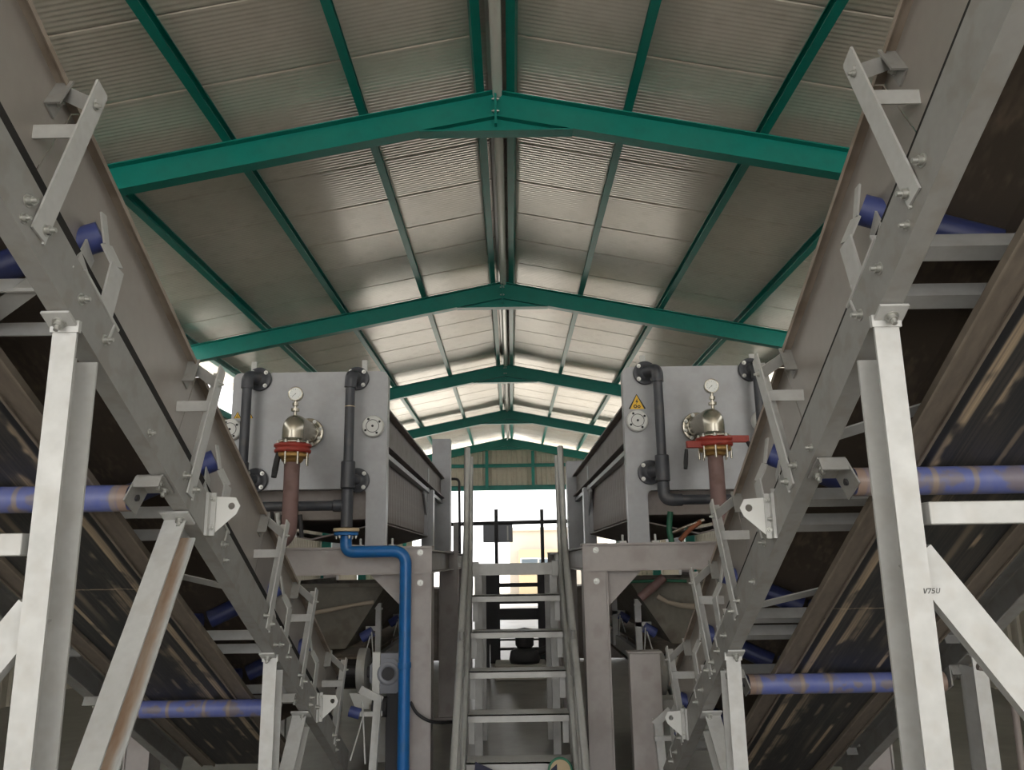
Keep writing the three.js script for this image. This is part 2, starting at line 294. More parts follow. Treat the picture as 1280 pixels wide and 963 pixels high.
// ribbed wall sheet profile along x, thickness along y (toward the room)
function wallSheet(width, height) {
  const p = [[0, 0]]; const n = Math.round(width / 0.2), w = width / n;
  for (let k = 0; k < n; k++) { const a = k * w; p.push([a + w * 0.6, 0], [a + w * 0.7, 0.028], [a + w * 0.9, 0.028], [a + w, 0]); }
  p.push([width, -0.03], [0, -0.03]); return extr(p, height);
}
{ // end wall: sheets above a wide opening
  const wl = structure('wall_back', V(0, 0, -32.1)); const z = -32.1;
  for (let x = -5.9; x < 5.7; x += 1) {
    const y0 = Math.abs(x + 0.5) > 4.2 ? 0 : 4.42, y1 = Math.min(slopeY(x), slopeY(x + 1)) - 0.02 + (Math.abs(x - RX) < 0.2 ? 0 : 0.0);
    const g = wallSheet(1.0, y1 - y0); g.applyMatrix4(frame(V(1, 0, 0), V(0, 0, 1), V(0, -1, 0), V(x, y1, z))); part(wl, 'wall_sheet', g, M.clad);
  }
  part(wl, 'lintel', bar(UPN(0.2, 0.08), V(-4.3, 4.46, z + 0.06), V(4.3, 4.46, z + 0.06), V(0, 0, 1)), M.teal);
  part(wl, 'girt', bar(UPN(0.14, 0.06), V(-5.5, 5.35, z + 0.06), V(5.5, 5.35, z + 0.06), V(0, 0, 1)), M.teal);
  for (const x of [-4.2, -0.95, 0.9, 4.2]) part(wl, 'post', bar(IPE(0.14, 0.12, 0.008, 0.01), V(x, Math.abs(x) > 4 ? 0 : 4.4, z + 0.12), V(x, slopeY(x) - 0.32, z + 0.12), V(1, 0, 0)), M.teal);
}
for (const [nm, sg] of [['wall_left', -1], ['wall_right', 1]]) {
  const X = RX + sg * 5.95, wl = structure(nm, V(X, 0, -18)); const y1 = 4.75;
  for (let z = 3; z > -32; z -= 1) {
    const g = wallSheet(1.0, y1); g.applyMatrix4(sg < 0 ? frame(V(0, 0, -1), V(1, 0, 0), V(0, -1, 0), V(X, y1, z)) : frame(V(0, 0, 1), V(-1, 0, 0), V(0, -1, 0), V(X, y1, z - 1))); part(wl, 'wall_sheet', g, M.clad);
  }
  for (const y of [1.4, 3.0, 4.7]) part(wl, 'girt', box(X - sg * 0.03, X - sg * 0.11, y - 0.06, y + 0.06, -32, 3), M.teal);
}
{ const f = new THREE.Mesh(box(-7, 7, -0.3, 0, -33, 9).translate(0, 0, 0), M.floor); f.name = 'floor'; f.userData.kind = 'structure'; f.receiveShadow = true; scene.add(f);
  const g = new THREE.Mesh(box(-90, 90, -0.5, -0.31, -120, 60), M.ground); g.name = 'ground'; g.userData.kind = 'structure'; g.receiveShadow = true; scene.add(g); }

// ================================================================== inclined belt conveyors
function conveyor(cfg) {
  const { sg, X0, y0, a, ups, legs, rollers, lugs } = cfg, z0 = -2.0, sa = Math.sin(a), ca = Math.cos(a);
  const P = (s, n, o) => V(X0 + sg * o, y0 - s * sa + n * ca, z0 - s * ca - n * sa);
  const es = V(0, -sa, -ca), en = V(0, ca, -sa), eo = V(sg, 0, 0), W = 1.15, S0 = -3.0, S1 = cfg.end;
  const c = thing('belt_conveyor', cfg.label, 'conveyor', V(X0 + sg * W / 2, 0, -3.6), 'inclined belt conveyors');
  const local = (g, s = 0, n = 0, o = 0) => g.applyMatrix4(frame(es, en, V(0, 0, 0).copy(es).cross(en), P(s, n, 0))).translate(sg * o, 0, 0);   // g in (s, n, world x) axes
  const slab = (s0, s1, n0, n1, o0, o1) => { const k = V().copy(es).cross(en).x; return box(s0, s1, n0, n1, Math.min(k * sg * o0, k * sg * o1), Math.max(k * sg * o0, k * sg * o1)).applyMatrix4(frame(es, en, V().copy(es).cross(en), P(0, 0, 0))); };
  const inward = eo.clone().negate();
  // stringers
  const secA = P(S0, -0.07, 0), secB = P(S1, -0.07, 0);
  const chan = (A, B, h) => bar(UPN(0.14, 0.06), A, B, h);
  const si = part(c, 'stringer', chan(secA, secB, eo), M.galvDull);
  part(c, 'stringer', chan(P(S0, -0.07, W), P(S1, -0.07, W), inward), M.galvDull);
  for (let s = S0 + 0.25; s < S1 - 0.1; s += 0.85) bolt(si, P(s, -0.112, 0), inward, 0.8);
  // skirt plates between the uprights
  const cuts = [S0, ...ups.map((u) => u + 0.02), S1 - 0.15];
  for (let k = 0; k < cuts.length - 1; k++) {
    const s0 = cuts[k] + 0.003, s1 = cuts[k + 1] - 0.003;
    const pl = part(c, 'skirt_plate', slab(s0, s1, 0.0, 0.48, 0.12, 0.124), M.skirt);
    part(pl, 'top_lip', merge(slab(s0, s1, 0.476, 0.48, 0.088, 0.12), slab(s0, s1, 0.462, 0.48, 0.085, 0.088)), M.skirtLip);
    part(c, 'skirt_plate', merge(slab(s0, s1, 0.27, 0.48, W - 0.124, W - 0.12), slab(s0, s1, 0.476, 0.48, W - 0.12, W - 0.088)), M.skirt);
  }
  part(c, 'rubber_seal', slab(S0, S1 - 0.2, -0.02, 0.125, 0.066, 0.078), M.rubber);
  for (const [sa0, sb0] of cfg.plan) part(c, 'plan_brace', beam(P(sa0, -0.035, 0.012), P(sb0, -0.035, W - 0.012), 0.05, 0.006, es), M.galv);
  // carrying belt, troughed
  { const q = [[0.16, 0.27], [0.42, 0.125], [0.73, 0.125], [0.99, 0.27]], t = 0.012, pts = [...q.map(([o, n]) => [sg * o, n]), ...q.slice().reverse().map(([o, n]) => [sg * o, n + t])];
    const A = P(S0, 0, 0), g = extr(pts, S1 - S0 - 0.3).applyMatrix4(frame(V(1, 0, 0), en, V(1, 0, 0).cross(en), V(0, 0, 0)));
    const dir = V(1, 0, 0).cross(en); const start = dir.dot(es) > 0 ? P(S0, 0, 0) : P(S1 - 0.3, 0, 0); g.translate(start.x, start.y, start.z);
    part(c, 'carrying_belt', g, M.carryBelt); }
  // return belt with clean edge strips
  { const n = -0.146, o0 = 0.345, o1 = W - 0.345; const g = slab(S0, S1 - 0.3, n, n + 0.01, o0, o1); const p = g.attributes.position, uv = g.attributes.uv, v = V();
    for (let i = 0; i < p.count; i++) { v.fromBufferAttribute(p, i); uv.setXY(i, (sg * (v.x - X0) - o0) / (o1 - o0), v.clone().sub(P(0, 0, 0)).dot(es) / 3.2); }
    part(c, 'return_belt', g, M.belt);
    for (const [q0, q1] of [[0.25, 0.34], [W - 0.34, W - 0.25]]) {
      const e = merge(slab(S0, S1 - 0.3, n - 0.006, n + 0.01, q0, q1), slab(S0, S1 - 0.3, n - 0.014, n - 0.006, q0, q0 + 0.01), slab(S0, S1 - 0.3, n - 0.014, n - 0.006, q1 - 0.01, q1)); const pp = e.attributes.position, uu = e.attributes.uv;
      for (let i = 0; i < pp.count; i++) { v.fromBufferAttribute(pp, i); uu.setXY(i, (sg * (v.x - X0) - q0) / (q1 - q0), v.clone().sub(P(0, 0, 0)).dot(es) / 3.2); }
      part(c, 'belt_edge', e, M.beltEdge, 'dusty brown edge strip of the return belt'); } }
  // uprights carrying the skirt plates
  for (const s of ups) {
    const A = P(s, -0.1, -0.004), B = P(s - 0.09, 0.425, -0.03), hintX = es.clone().negate();
    const u = part(c, 'upright', beam(A, B, 0.006, 0.058, eo).translate(0, 0, 0), M.galv);
    part(u, 'flange', beam(A.clone().addScaledVector(es, 0.03).addScaledVector(eo, 0.02), B.clone().addScaledVector(es, 0.03).addScaledVector(eo, 0.02), 0.045, 0.006, eo), M.galv);
    const q = (t) => A.clone().lerp(B, t);
    const st = q(0.7).addScaledVector(es, 0.01), se = V(X0 + sg * 0.12, st.y, st.z); part(u, 'stub', merge(beam(st, se, 0.03, 0.005, V(0, 0, 1)).translate(0, 0.018, -0.012), beam(st, se, 0.005, 0.038, V(0, 0, 1))), M.galv);
    const e0 = q(0.86), e1 = P(s - 0.05, 0.47, 0.105); part(u, 'arm', beam(e0, e1, 0.042, 0.006, V(0, 1, 0.15)), M.galv);
    const k0 = P(s - 0.05, 0.375, 0.117), k1 = P(s - 0.05, 0.485, 0.117); part(u, 'clip', merge(beam(k0, k1, 0.045, 0.006, es).translate(-sg * 0.001, 0, 0), beam(k0.clone().addScaledVector(es, -0.026), k1.clone().addScaledVector(es, -0.026), 0.006, 0.045, es).translate(-sg * 0.02, 0, 0)), M.galvDull);
    bolt(u, P(s - 0.045, 0.425, 0.112), inward, 0.7);
    bolt(u, P(s - 0.075, -0.065, 0), inward); bolt(u, P(s + 0.012, -0.068, -0.006), inward); bolt(u, q(0.86).addScaledVector(eo, -0.004), inward, 0.7);
    // idler station a little further down
    const si2 = s + cfg.idler; if (si2 > S1 - 0.4) continue;
    const id = part(c, 'idler_frame', merge(bar(ANG(0.05, 0.05, 0.005), P(si2 - 0.07, 0.0, 0.01), P(si2 - 0.07, 0.0, W - 0.01), es), bar(ANG(0.05, 0.05, 0.005), P(si2 + 0.1, 0.0, 0.01), P(si2 + 0.1, 0.0, W - 0.01), es)), M.galv);
    bolt(id, P(si2 - 0.06, -0.075, 0), inward); bolt(id, P(si2 + 0.1, -0.075, 0), inward);
    const rl = (o0, n0, o1, n1) => part(id, 'roller', cyl(P(si2, n0, o0), P(si2, n1, o1), 0.0445, 20), M.rollerClean, 'blue carrying roller');
    rl(0.44, 0.075, 0.71, 0.075); rl(0.40, 0.09, 0.075, 0.265); rl(W - 0.40, 0.09, W - 0.075, 0.265);
    for (const [oo, k] of [[0.04, 1], [W - 0.04, -1]]) {
      // bent fork plate under the roller end
      const f = [P(si2 + 0.09, -0.01, oo - 0.02 * k), P(si2 + 0.035, 0.16, oo - 0.03 * k), P(si2 - 0.01, 0.21, oo + 0.0 * k), P(si2 - 0.055, 0.30, oo + 0.02 * k)];
      part(id, 'fork', merge(beam(f[0], f[1], 0.006, 0.075, eo), beam(f[1], f[2], 0.006, 0.06, eo), beam(f[2], f[3], 0.006, 0.03, eo), beam(P(si2 - 0.06, 0.0, oo), P(si2 - 0.0, 0.2, oo + 0.05 * k), 0.006, 0.07, eo)), M.galv);
      part(id, 'foot', merge(slab(si2 - 0.1, si2 + 0.14, -0.004, 0.004, oo - 0.045, oo + 0.045), slab(si2 + 0.11, si2 + 0.116, -0.05, 0.0, oo - 0.045, oo + 0.02)), M.galv);
    }
  }
  // return rollers on hooked brackets
  rollers.forEach((s, k) => {
    const n = -0.196; const r = part(c, 'return_roller', cyl(P(s, n, 0.125), P(s, n, W - 0.125), 0.0445, 28, 0.0445, true), M.rollers[k % 3], 'blue return roller caked with mud rings');
    part(r, 'shaft', cyl(P(s, n, 0.1), P(s, n, W - 0.1), 0.011, 12), M.darkSteel);
    for (const o of [0, W]) {
      const f = (x) => (o ? W - x : x);
      const pr = [[0.0, 0], [0.1, 0], [0.125, -0.02], [0.15, -0.07]]; const b = merge(slab(s - 0.06, s + 0.045, -0.149, -0.143, Math.min(f(0.01), f(0.1)), Math.max(f(0.01), f(0.1))), beam(P(s - 0.008, -0.145, f(0.1)), P(s - 0.004, -0.235, f(0.118)), 0.006, 0.1, eo), slab(s - 0.06, s - 0.054, -0.19, -0.143, Math.min(f(0.015), f(0.1)), Math.max(f(0.015), f(0.1))));
      const br = part(c, 'roller_bracket', b, M.galvDull);
      bolt(br, P(s - 0.02, -0.15, f(0.035)), en.clone().negate(), 1); bolt(br, P(s + 0.025, -0.15, f(0.035)), en.clone().negate(), 1);
    }
  });
  // lug plates with a hole, for the pull cord
  for (const s of lugs) {
    const shape = [[0, -0.12], [0.02, -0.125], [0.105, -0.05], [0.118, -0.02], [0.1, 0.012], [0.0, 0.018]];
    const g = extr(shape.map(([o, n]) => [-o, n]), 0.006, [[-0.085, -0.02, 0.013]]);
    const up = V(0, 1, 0), zz = V(0, 0, 1), X = V(sg, 0, 0); const hand = X.clone().cross(up); const p = P(s, -0.01, 0);
    g.applyMatrix4(frame(X, up, hand, V(0, 0, 0))).translate(p.x, p.y, p.z);
    const l = part(c, 'lug_plate', g, M.white);
    part(l, 'angle', merge(box(X0 - sg * 0.001, X0 - sg * 0.012, p.y - 0.13, p.y + 0.03, p.z - 0.035, p.z + 0.04), box(X0 - sg * 0.012, X0 - sg * 0.03, p.y - 0.13, p.y + 0.03, p.z + 0.006, p.z + 0.014)), M.galv);
    bolt(l, V(X0 - sg * 0.02, p.y + 0.008, p.z + 0.014), V(0, 0, 1), 0.8); bolt(l, V(X0 - sg * 0.02, p.y - 0.1, p.z + 0.014), V(0, 0, 1), 0.8);
  }
  // legs: open channels, flanges across the conveyor, with a folded top tab
  const legParts = [];
  legs.forEach((s, k) => {
    for (const o of [0.0, W]) {
      const d = o ? -1 : 1, top = P(s, -0.145, 0), wd = 0.064, dp = 0.115, z = top.z - 0.0, x0 = X0 + sg * o + sg * d * -0.004, x1 = x0 + sg * d * wd;
      const fl = (zz, yt) => box(x0, x1, 0, yt, zz - 0.004, zz + 0.004);
      const drop = dp * Math.tan(a);
      const l = part(c, 'leg', merge(fl(z, top.y - 0.012), fl(z - dp, top.y - drop - 0.012), box(x1, x1 - sg * d * 0.007, 0, top.y - drop, z - dp, z), box(x0 - sg * d * 0.05, x1 + sg * d * 0.03, 0, 0.012, z - dp - 0.04, z + 0.04)), M.galv);
      const tab = part(l, 'tab', merge(slab(s - 0.055, s + 0.02, -0.152, -0.144, o ? o - 0.07 : -0.004, o ? o + 0.004 : 0.07), box(x0 - 0.006 * sg * d, x1 + 0.006 * sg * d, top.y - 0.02, top.y + 0.012, z - 0.006, z + 0.008)), M.galv);
      bolt(l, P(s - 0.02, -0.152, o ? o - 0.035 : 0.035), en.clone().negate(), 1.1);
    }
  });
  const legZ = legs.map((s) => P(s, -0.145, 0).z), legY = legs.map((s) => P(s, -0.145, 0).y);
  for (const [k, y] of cfg.ties) part(c, 'cross_tie', box(X0 + sg * 0.08, X0 + sg * (W - 0.08), y - 0.028, y + 0.028, legZ[k] - 0.05, legZ[k] + 0.002, 0.004), M.galv);
  for (const [k, ya, yb] of cfg.xbraces) part(c, 'cross_brace', bar(UPN(0.085, 0.04, 0.005, 0.006), V(X0 + sg * 0.045, ya, legZ[k] - 0.012), V(X0 + sg * (W - 0.05), yb, legZ[k] - 0.012), V(0, 0, -1)), M.galv);
  for (const [s, zf, yf, rusty] of cfg.braces) {
    const A = P(s, -0.15, 0.06), B = V(A.x, yf, zf), [x, y, w] = basisOf(A, B, V(sg, 0, 0));
    const side = V(0, 0, -1).addScaledVector(w, w.z).normalize(), D = 0.115, FW = 0.078;
    const b = part(c, 'diagonal_brace', beam(A, B, FW, 0.008, V(sg, 0, 0)), M.galv, rusty ? 'galvanised diagonal brace with a rust run' : undefined);
    part(b, 'web', beam(A.clone().addScaledVector(eo, FW / 2 - 0.003).addScaledVector(side, D / 2), B.clone().addScaledVector(eo, FW / 2 - 0.003).addScaledVector(side, D / 2), 0.006, D, V(sg, 0, 0)), M.galv);
    const rf = beam(A.clone().addScaledVector(side, D), B.clone().addScaledVector(side, D), FW, 0.008, V(sg, 0, 0));
    { const pos = rf.attributes.position, uu = rf.attributes.uv, v = V(); for (let i = 0; i < pos.count; i++) { v.fromBufferAttribute(pos, i).sub(A); uu.setXY(i, 0.47 - v.dot(eo) / FW * 0.72, v.dot(w) / 1.6); } }
    part(b, 'flange', rf, rusty ? M.rusty : M.galv);
    part(b, 'tab', slab(s - 0.05, s + 0.03, -0.154, -0.145, 0.0, 0.1), M.galv); bolt(b, P(s - 0.01, -0.154, 0.04), en.clone().negate(), 1.1);
  }
  return { P, es, en, eo };
}
const LC = conveyor({ sg: -1, X0: -1.15, y0: 2.42, a: 27.8 * Math.PI / 180, end: 4.5, ups: [-0.14, 1.04, 2.2, 2.95, 3.98], idler: 0.3, legs: [0.13, 2.42], plan: [[0.0, 0.75], [1.95, 1.25]], rollers: [-1.3, 0.9, 2.98], lugs: [1.22, 3.38],
  ties: [[0, 1.66], [1, 0.6]], xbraces: [[0, 1.5, 0.1]], braces: [[1.12, -2.15, 0.62, true], [3.25, -4.15, 0.1, false]],
  label: 'inclined belt conveyor with a rusty diagonal brace, on the blue pipe side of the stair' });
const RC = conveyor({ sg: 1, X0: 0.95, y0: 2.36, a: 30.3 * Math.PI / 180, end: 4.1, ups: [-0.27, 0.88, 1.82, 2.43, 3.35], idler: 0.29, legs: [0.075, 2.1], plan: [[0.74, 0.12], [1.9, 1.3]], rollers: [-1.3, 0.72, 2.3], lugs: [1.1, 3.15],
  ties: [[0, 1.7], [1, 0.62]], xbraces: [[0, 1.6, 0.1]], braces: [[2.8, -3.4, 0.1, false]],
  label: 'inclined belt conveyor without rusty brace, across the stair from the blue pipe' });


// ================================================================== filter presses on their steel portals
const PZ = -6.0, FZ = -6.05;                            // front of the portal beams, front of the press end plates
const PLAT = 1.72;
function roundedOutline(pts, r) {                       // 2D outline with rounded corners where r > 0
  const out = []; const n = pts.length;
  for (let i = 0; i < n; i++) {
    const [x, y, rr] = pts[i], p = pts[(i + n - 1) % n], q = pts[(i + 1) % n], k = rr ?? 0; if (!k) { out.push([x, y]); continue; }
    const a = [p[0] - x, p[1] - y], b = [q[0] - x, q[1] - y], la = Math.hypot(...a), lb = Math.hypot(...b);
    for (let j = 0; j <= 6; j++) { const t = j / 6, A = [x + a[0] / la * k, y + a[1] / la * k], B = [x + b[0] / lb * k, y + b[1] / lb * k]; out.push([A[0] * (1 - t) ** 2 + 2 * x * t * (1 - t) + B[0] * t * t, A[1] * (1 - t) ** 2 + 2 * y * t * (1 - t) + B[1] * t * t]); }
  }
  return out;
}
function signTexture(draw, w = 256, h = 256) { const c = document.createElement('canvas'); c.width = w; c.height = h; draw(c.getContext('2d'), w, h); const t = new THREE.CanvasTexture(c); t.colorSpace = THREE.SRGBColorSpace; return t; }
const warnTex = signTexture((g, w, h) => {
  g.fillStyle = '#14120e'; g.fillRect(0, 0, w, h);
  g.fillStyle = '#e8b92e'; g.beginPath(); g.moveTo(w / 2, 34); g.lineTo(w - 26, h - 14); g.lineTo(26, h - 14); g.closePath(); g.fill();
  g.fillStyle = '#1a1710';
  g.beginPath(); g.moveTo(136, 84); g.lineTo(108, 140); g.lineTo(126, 136); g.lineTo(116, 172); g.lineTo(150, 122); g.lineTo(132, 126); g.closePath(); g.fill();
  for (const [x, y, r] of [[102, 202, 24], [156, 206, 19]]) { g.beginPath(); g.arc(x, y, r, 0, 7); g.fill(); for (let k = 0; k < 8; k++) { const a = k * Math.PI / 4; g.fillRect(x + Math.cos(a) * r - 5, y + Math.sin(a) * r - 5, 10, 10); } g.fillStyle = '#e8b92e'; g.beginPath(); g.arc(x, y, r * 0.5, 0, 7); g.fill(); g.fillStyle = '#1a1710'; }
});
M.warn = std({ map: warnTex, roughness: 0.5 });
const dialTex = signTexture((g, w) => {
  g.fillStyle = '#e9ebe8'; g.fillRect(0, 0, w, w); g.strokeStyle = '#222'; g.lineWidth = 5;
  for (let k = 0; k <= 10; k++) { const a = Math.PI * (0.75 + 1.5 * k / 10), r = k % 5 ? 88 : 78; g.beginPath(); g.moveTo(128 + Math.cos(a) * r, 128 + Math.sin(a) * r); g.lineTo(128 + Math.cos(a) * 100, 128 + Math.sin(a) * 100); g.stroke(); }
  g.lineWidth = 7; g.beginPath(); g.moveTo(138, 118); g.lineTo(70, 178); g.stroke(); g.beginPath(); g.arc(128, 128, 9, 0, 7); g.fillStyle = '#222'; g.fill();
});
M.dial = std({ map: dialTex, roughness: 0.3 });
function disc(p, d, r, t, seg = 32) { return cyl(p, p.clone().addScaledVector(d, t), r, seg); }
function triangleSign(parent, p, w) {
  const h = w * 0.88, g = extr(roundedOutline([[-w / 2, -h / 2, w * 0.06], [w / 2, -h / 2, w * 0.06], [0, h / 2, w * 0.06]]), 0.002); const q = g.attributes.position, uv = g.attributes.uv;
  for (let i = 0; i < q.count; i++) uv.setXY(i, q.getX(i) / w + 0.5, q.getY(i) / w + 0.5 - 0.0 + (h - w) / (2 * w) * -1 - 0.06);
  part(parent, 'warning_sign', g.translate(p.x, p.y, p.z), M.warn, 'yellow triangular hazard sign');
}
const UPV = V(0, 1, 0), FWD = V(0, 0, 1);
function press(c) {
  const { sg } = c, Xc = at(c.center, 540, FZ).x, Xi = at(c.inner, 540, FZ).x, hw = Math.abs(Xi - Xc), top = at(c.inner, c.topY, FZ).y, bot = at(c.center, 612, FZ).y;
  const t = thing('filter_press', c.label, 'filter press', V(Xc, PLAT, -8.8), 'filter presses');
  const k = (o) => Xc - sg * o;                          // o toward the stair
  // end plate standing on two legs
  const legW = 0.15, o = [[-hw, top - PLAT, 0.06], [hw, top - PLAT, 0.06], [hw, 0], [hw - legW, 0], [hw - legW, bot - PLAT, 0.05], [-hw + legW, bot - PLAT, 0.05], [-hw + legW, 0], [-hw, 0]];
  part(t, 'end_plate', extr(roundedOutline(o), 0.1).translate(Xc, PLAT, FZ - 0.1), M.press);
  // raised middle panel between the pipe columns
  // side beams and filter plates behind
  for (const s of [-1, 1]) {
    const X = Xc + s * (hw - 0.07); part(t, 'side_beam', bar(IPE(0.3, 0.12, 0.012, 0.016), V(X, 2.64, FZ - 0.1), V(X, 2.64, -11.6), V(1, 0, 0)), M.pressDark);
    part(t, 'rail', box(X - 0.03, X + 0.03, 2.42, 2.46, -11.6, FZ - 0.1), M.press);
    part(t, 'rear_leg', merge(box(X - 0.07, X + 0.07, PLAT, 2.46, -9.9, -9.72), extr([[0, 0], [0.35, 0.28], [0.35, 0.36], [0, 0.36]].map(([z, y]) => [z, y]), 0.02).applyMatrix4(frame(V(0, 0, 1), UPV, V(-1, 0, 0), V(X, 2.1, -9.75)))), M.press);
  }
  const rearC = part(t, 'rear_column', box(k(hw + 0.07), k(hw - 0.19), PLAT, c.tall, -11.75, -11.5), M.press);
  part(t, 'rear_column', box(k(-hw), k(-hw + 0.26), PLAT, 2.9, -11.75, -11.5), M.press);
  part(t, 'rear_plate', box(Xc - hw + 0.26, Xc + hw - 0.26, 2.0, 2.9, -11.7, -11.55), M.press);
  const fp = box(-(hw - 0.1), hw - 0.1, 0, 0.72, -0.048, 0.048, 0.012);
  for (let i = 0; i < 34; i++) { const z = FZ - 0.24 - i * 0.104; placed(t, 'filter_plate', fp, M.filterPlate, V(Xc, 1.93, z)); }
  for (const q of [-1, 1]) part(t, 'drip_tray', extr([[0, 0], [hw - 0.06, 0.12], [hw - 0.06, 0.13], [0, 0.012]].map(([x, y]) => [q * x, y]), 3.6).translate(Xc, PLAT + 0.06, FZ - 3.8), M.pressDark);
  part(t, 'moving_plate', box(Xc - hw + 0.06, Xc + hw - 0.06, 1.9, 2.72, -9.82, -9.68), M.press);
  part(t, 'ram', cyl(V(Xc, 2.3, -9.82), V(Xc, 2.3, -11.55), 0.09, 24), M.stainless);
  // round end caps
  for (const [x, y, show] of c.caps) {
    const p = at(x, y, FZ), d = part(t, 'end_cap', lathe([[0, 0.05], [0.07, 0.05], [0.08, 0.042], [0.084, 0.03], [0.084, 0]], p, FWD, 36), M.white, 'round pale end cap with four screws');
    part(d, 'ring', merge(lathe([[0.046, 0.05], [0.046, 0.053], [0.05, 0.053], [0.05, 0.05]], p, FWD, 32)), M.darkSteel);
    for (let j = 0; j < 4; j++) { const a = j * Math.PI / 2 + 0.55; part(d, 'screw', disc(p.clone().add(V(Math.cos(a) * 0.062, Math.sin(a) * 0.062, 0.048)), FWD, 0.009, 0.006, 10), M.black); }
    part(d, 'hub', disc(p.clone().add(V(0, 0, 0.049)), FWD, 0.009, 0.006, 10), M.black);
  }
  for (const [x, y, w] of c.signs) triangleSign(t, at(x, y, FZ + 0.003), w);
  for (const x of c.clamps) { const p = at(x, 681, PZ); part(t, 'hold_down_clamp', merge(box(p.x - 0.025, p.x + 0.025, PLAT, PLAT + 0.014, FZ - 0.06, PZ), cyl(V(p.x, PLAT, PZ - 0.02), V(p.x, PLAT + 0.06, PZ - 0.02), 0.009, 8)), M.galv); }
  for (const [x, y] of c.eyes) { const p = at(x, y, FZ - 0.05); part(t, 'lifting_eye', merge(box(p.x - 0.02, p.x + 0.02, top - 0.01, top + 0.1, FZ - 0.06, FZ - 0.04)), M.galv); }
  return { Xc, hw, top };
}
function pvcFlange(parent, p, d = FWD) {
  const f = part(parent, 'flange', lathe([[0, 0.0], [0.088, 0.0], [0.092, 0.004], [0.092, 0.026], [0.088, 0.03], [0.055, 0.03], [0.05, 0.06], [0, 0.06]], p, d, 30), M.pvc);
  for (let j = 0; j < 4; j++) { const a = j * Math.PI / 2 + 0.75; bolt(f, p.clone().add(V(Math.cos(a) * 0.073, Math.sin(a) * 0.073, 0.03)), d, 1.0); }
}
function sleeve(parent, name, A, B, r, mat) { return part(parent, name, lathe([[0, 0], [r * 0.94, 0], [r, 0.008], [r, A.distanceTo(B) - 0.008], [r * 0.94, A.distanceTo(B)], [0, A.distanceTo(B)]], A, B.clone().sub(A), 24), mat); }
const PVZ = FZ + 0.15;                                  // depth of the plastic pipes before the plates

press({ sg: -1, center: 386, inner: 484, topY: 464, tall: 3.35, caps: [[467, 534], [290, 538]], signs: [[297, 519, 0.06], [312, 519, 0.06]], eyes: [[456, 460], [318, 460]], clamps: [450, 490],
  label: 'grey filter press on its portal above the blue pipe, tall rear column' });
press({ sg: 1, center: 874, inner: 781, topY: 459, tall: 3.0, caps: [[796, 527], [952, 527]], signs: [[796, 502, 0.135]], eyes: [[803, 453], [940, 453]], clamps: [779, 820],
  label: 'grey filter press with a yellow warning triangle above its round cap' });

{ // plastic filtrate pipes, blue pipe side
  const t = thing('filtrate_pipe', 'dark plastic filtrate pipework before the press with the blue pipe below', 'pipe', at(433, 600, PVZ), 'dark plastic filtrate pipes');
  const fl1 = at(447, 474, FZ), fl2 = at(447, 601, FZ), X = at(437, 520, PVZ).x, R = 0.036;
  pvcFlange(t, fl1); pvcFlange(t, fl2);
  const yTop = fl1.y, yEnd = at(432, 660, PVZ).y;
  part(t, 'riser', sweep(pipePath([V(fl1.x, yTop, FZ + 0.05), V(X + 0.01, yTop, PVZ), V(X, yTop - 0.08, PVZ), V(X, yEnd, PVZ)], 0.07), R, 20), M.pvc);
  part(t, 'elbow', sweep(pipePath([V(fl1.x, yTop, FZ + 0.06), V(X + 0.004, yTop, PVZ), V(X, yTop - 0.1, PVZ)], 0.09), 0.045, 20), M.pvc);
  const cA = at(434, 577, PVZ).y, cB = at(434, 611, PVZ).y;
  sleeve(t, 'coupling', V(X, cB, PVZ), V(X, cA, PVZ), 0.052, M.pvc);
  part(t, 'tee_branch', sweep(pipePath([V(fl2.x, fl2.y, FZ + 0.05), V(X, fl2.y, PVZ)], 0.03), 0.04, 18), M.pvc);
  sleeve(t, 'lower_sleeve', V(X, yEnd + 0.0, PVZ), V(X, cB - 0.005, PVZ), 0.043, M.pvc);
  const yh = at(380, 633, PVZ).y, xl = at(328, 633, PVZ).x; part(t, 'cross_pipe', sweep([V(xl, yh, PVZ), V(X, yh, PVZ)], R, 18), M.pvc); sleeve(t, 'coupling', V(X - 0.1, yh, PVZ), V(X - 0.03, yh, PVZ), 0.045, M.pvc);
  part(t, 'joint_ring', lathe([[0.037, 0], [0.0385, 0.002], [0.037, 0.006]], V(X, at(437, 509, PVZ).y, PVZ), UPV, 20), M.gasket);
  // second riser toward the hall wall
  const f3 = at(325, 475, FZ), f4 = at(320, 601, FZ), X2 = at(307, 520, PVZ).x; pvcFlange(t, f3); pvcFlange(t, f4);
  part(t, 'riser', sweep(pipePath([V(f3.x, f3.y, FZ + 0.05), V(X2, f3.y, PVZ), V(X2, f4.y, PVZ), V(f4.x, f4.y, FZ + 0.05)], 0.07), R, 20), M.pvc);
  part(t, 'elbow', sweep(pipePath([V(f3.x, f3.y, FZ + 0.06), V(X2, f3.y, PVZ), V(X2, f3.y - 0.1, PVZ)], 0.09), 0.045, 20), M.pvc);
  sleeve(t, 'elbow', V(X2, f4.y - 0.03, PVZ), V(X2, f4.y + 0.12, PVZ), 0.044, M.pvc);
}
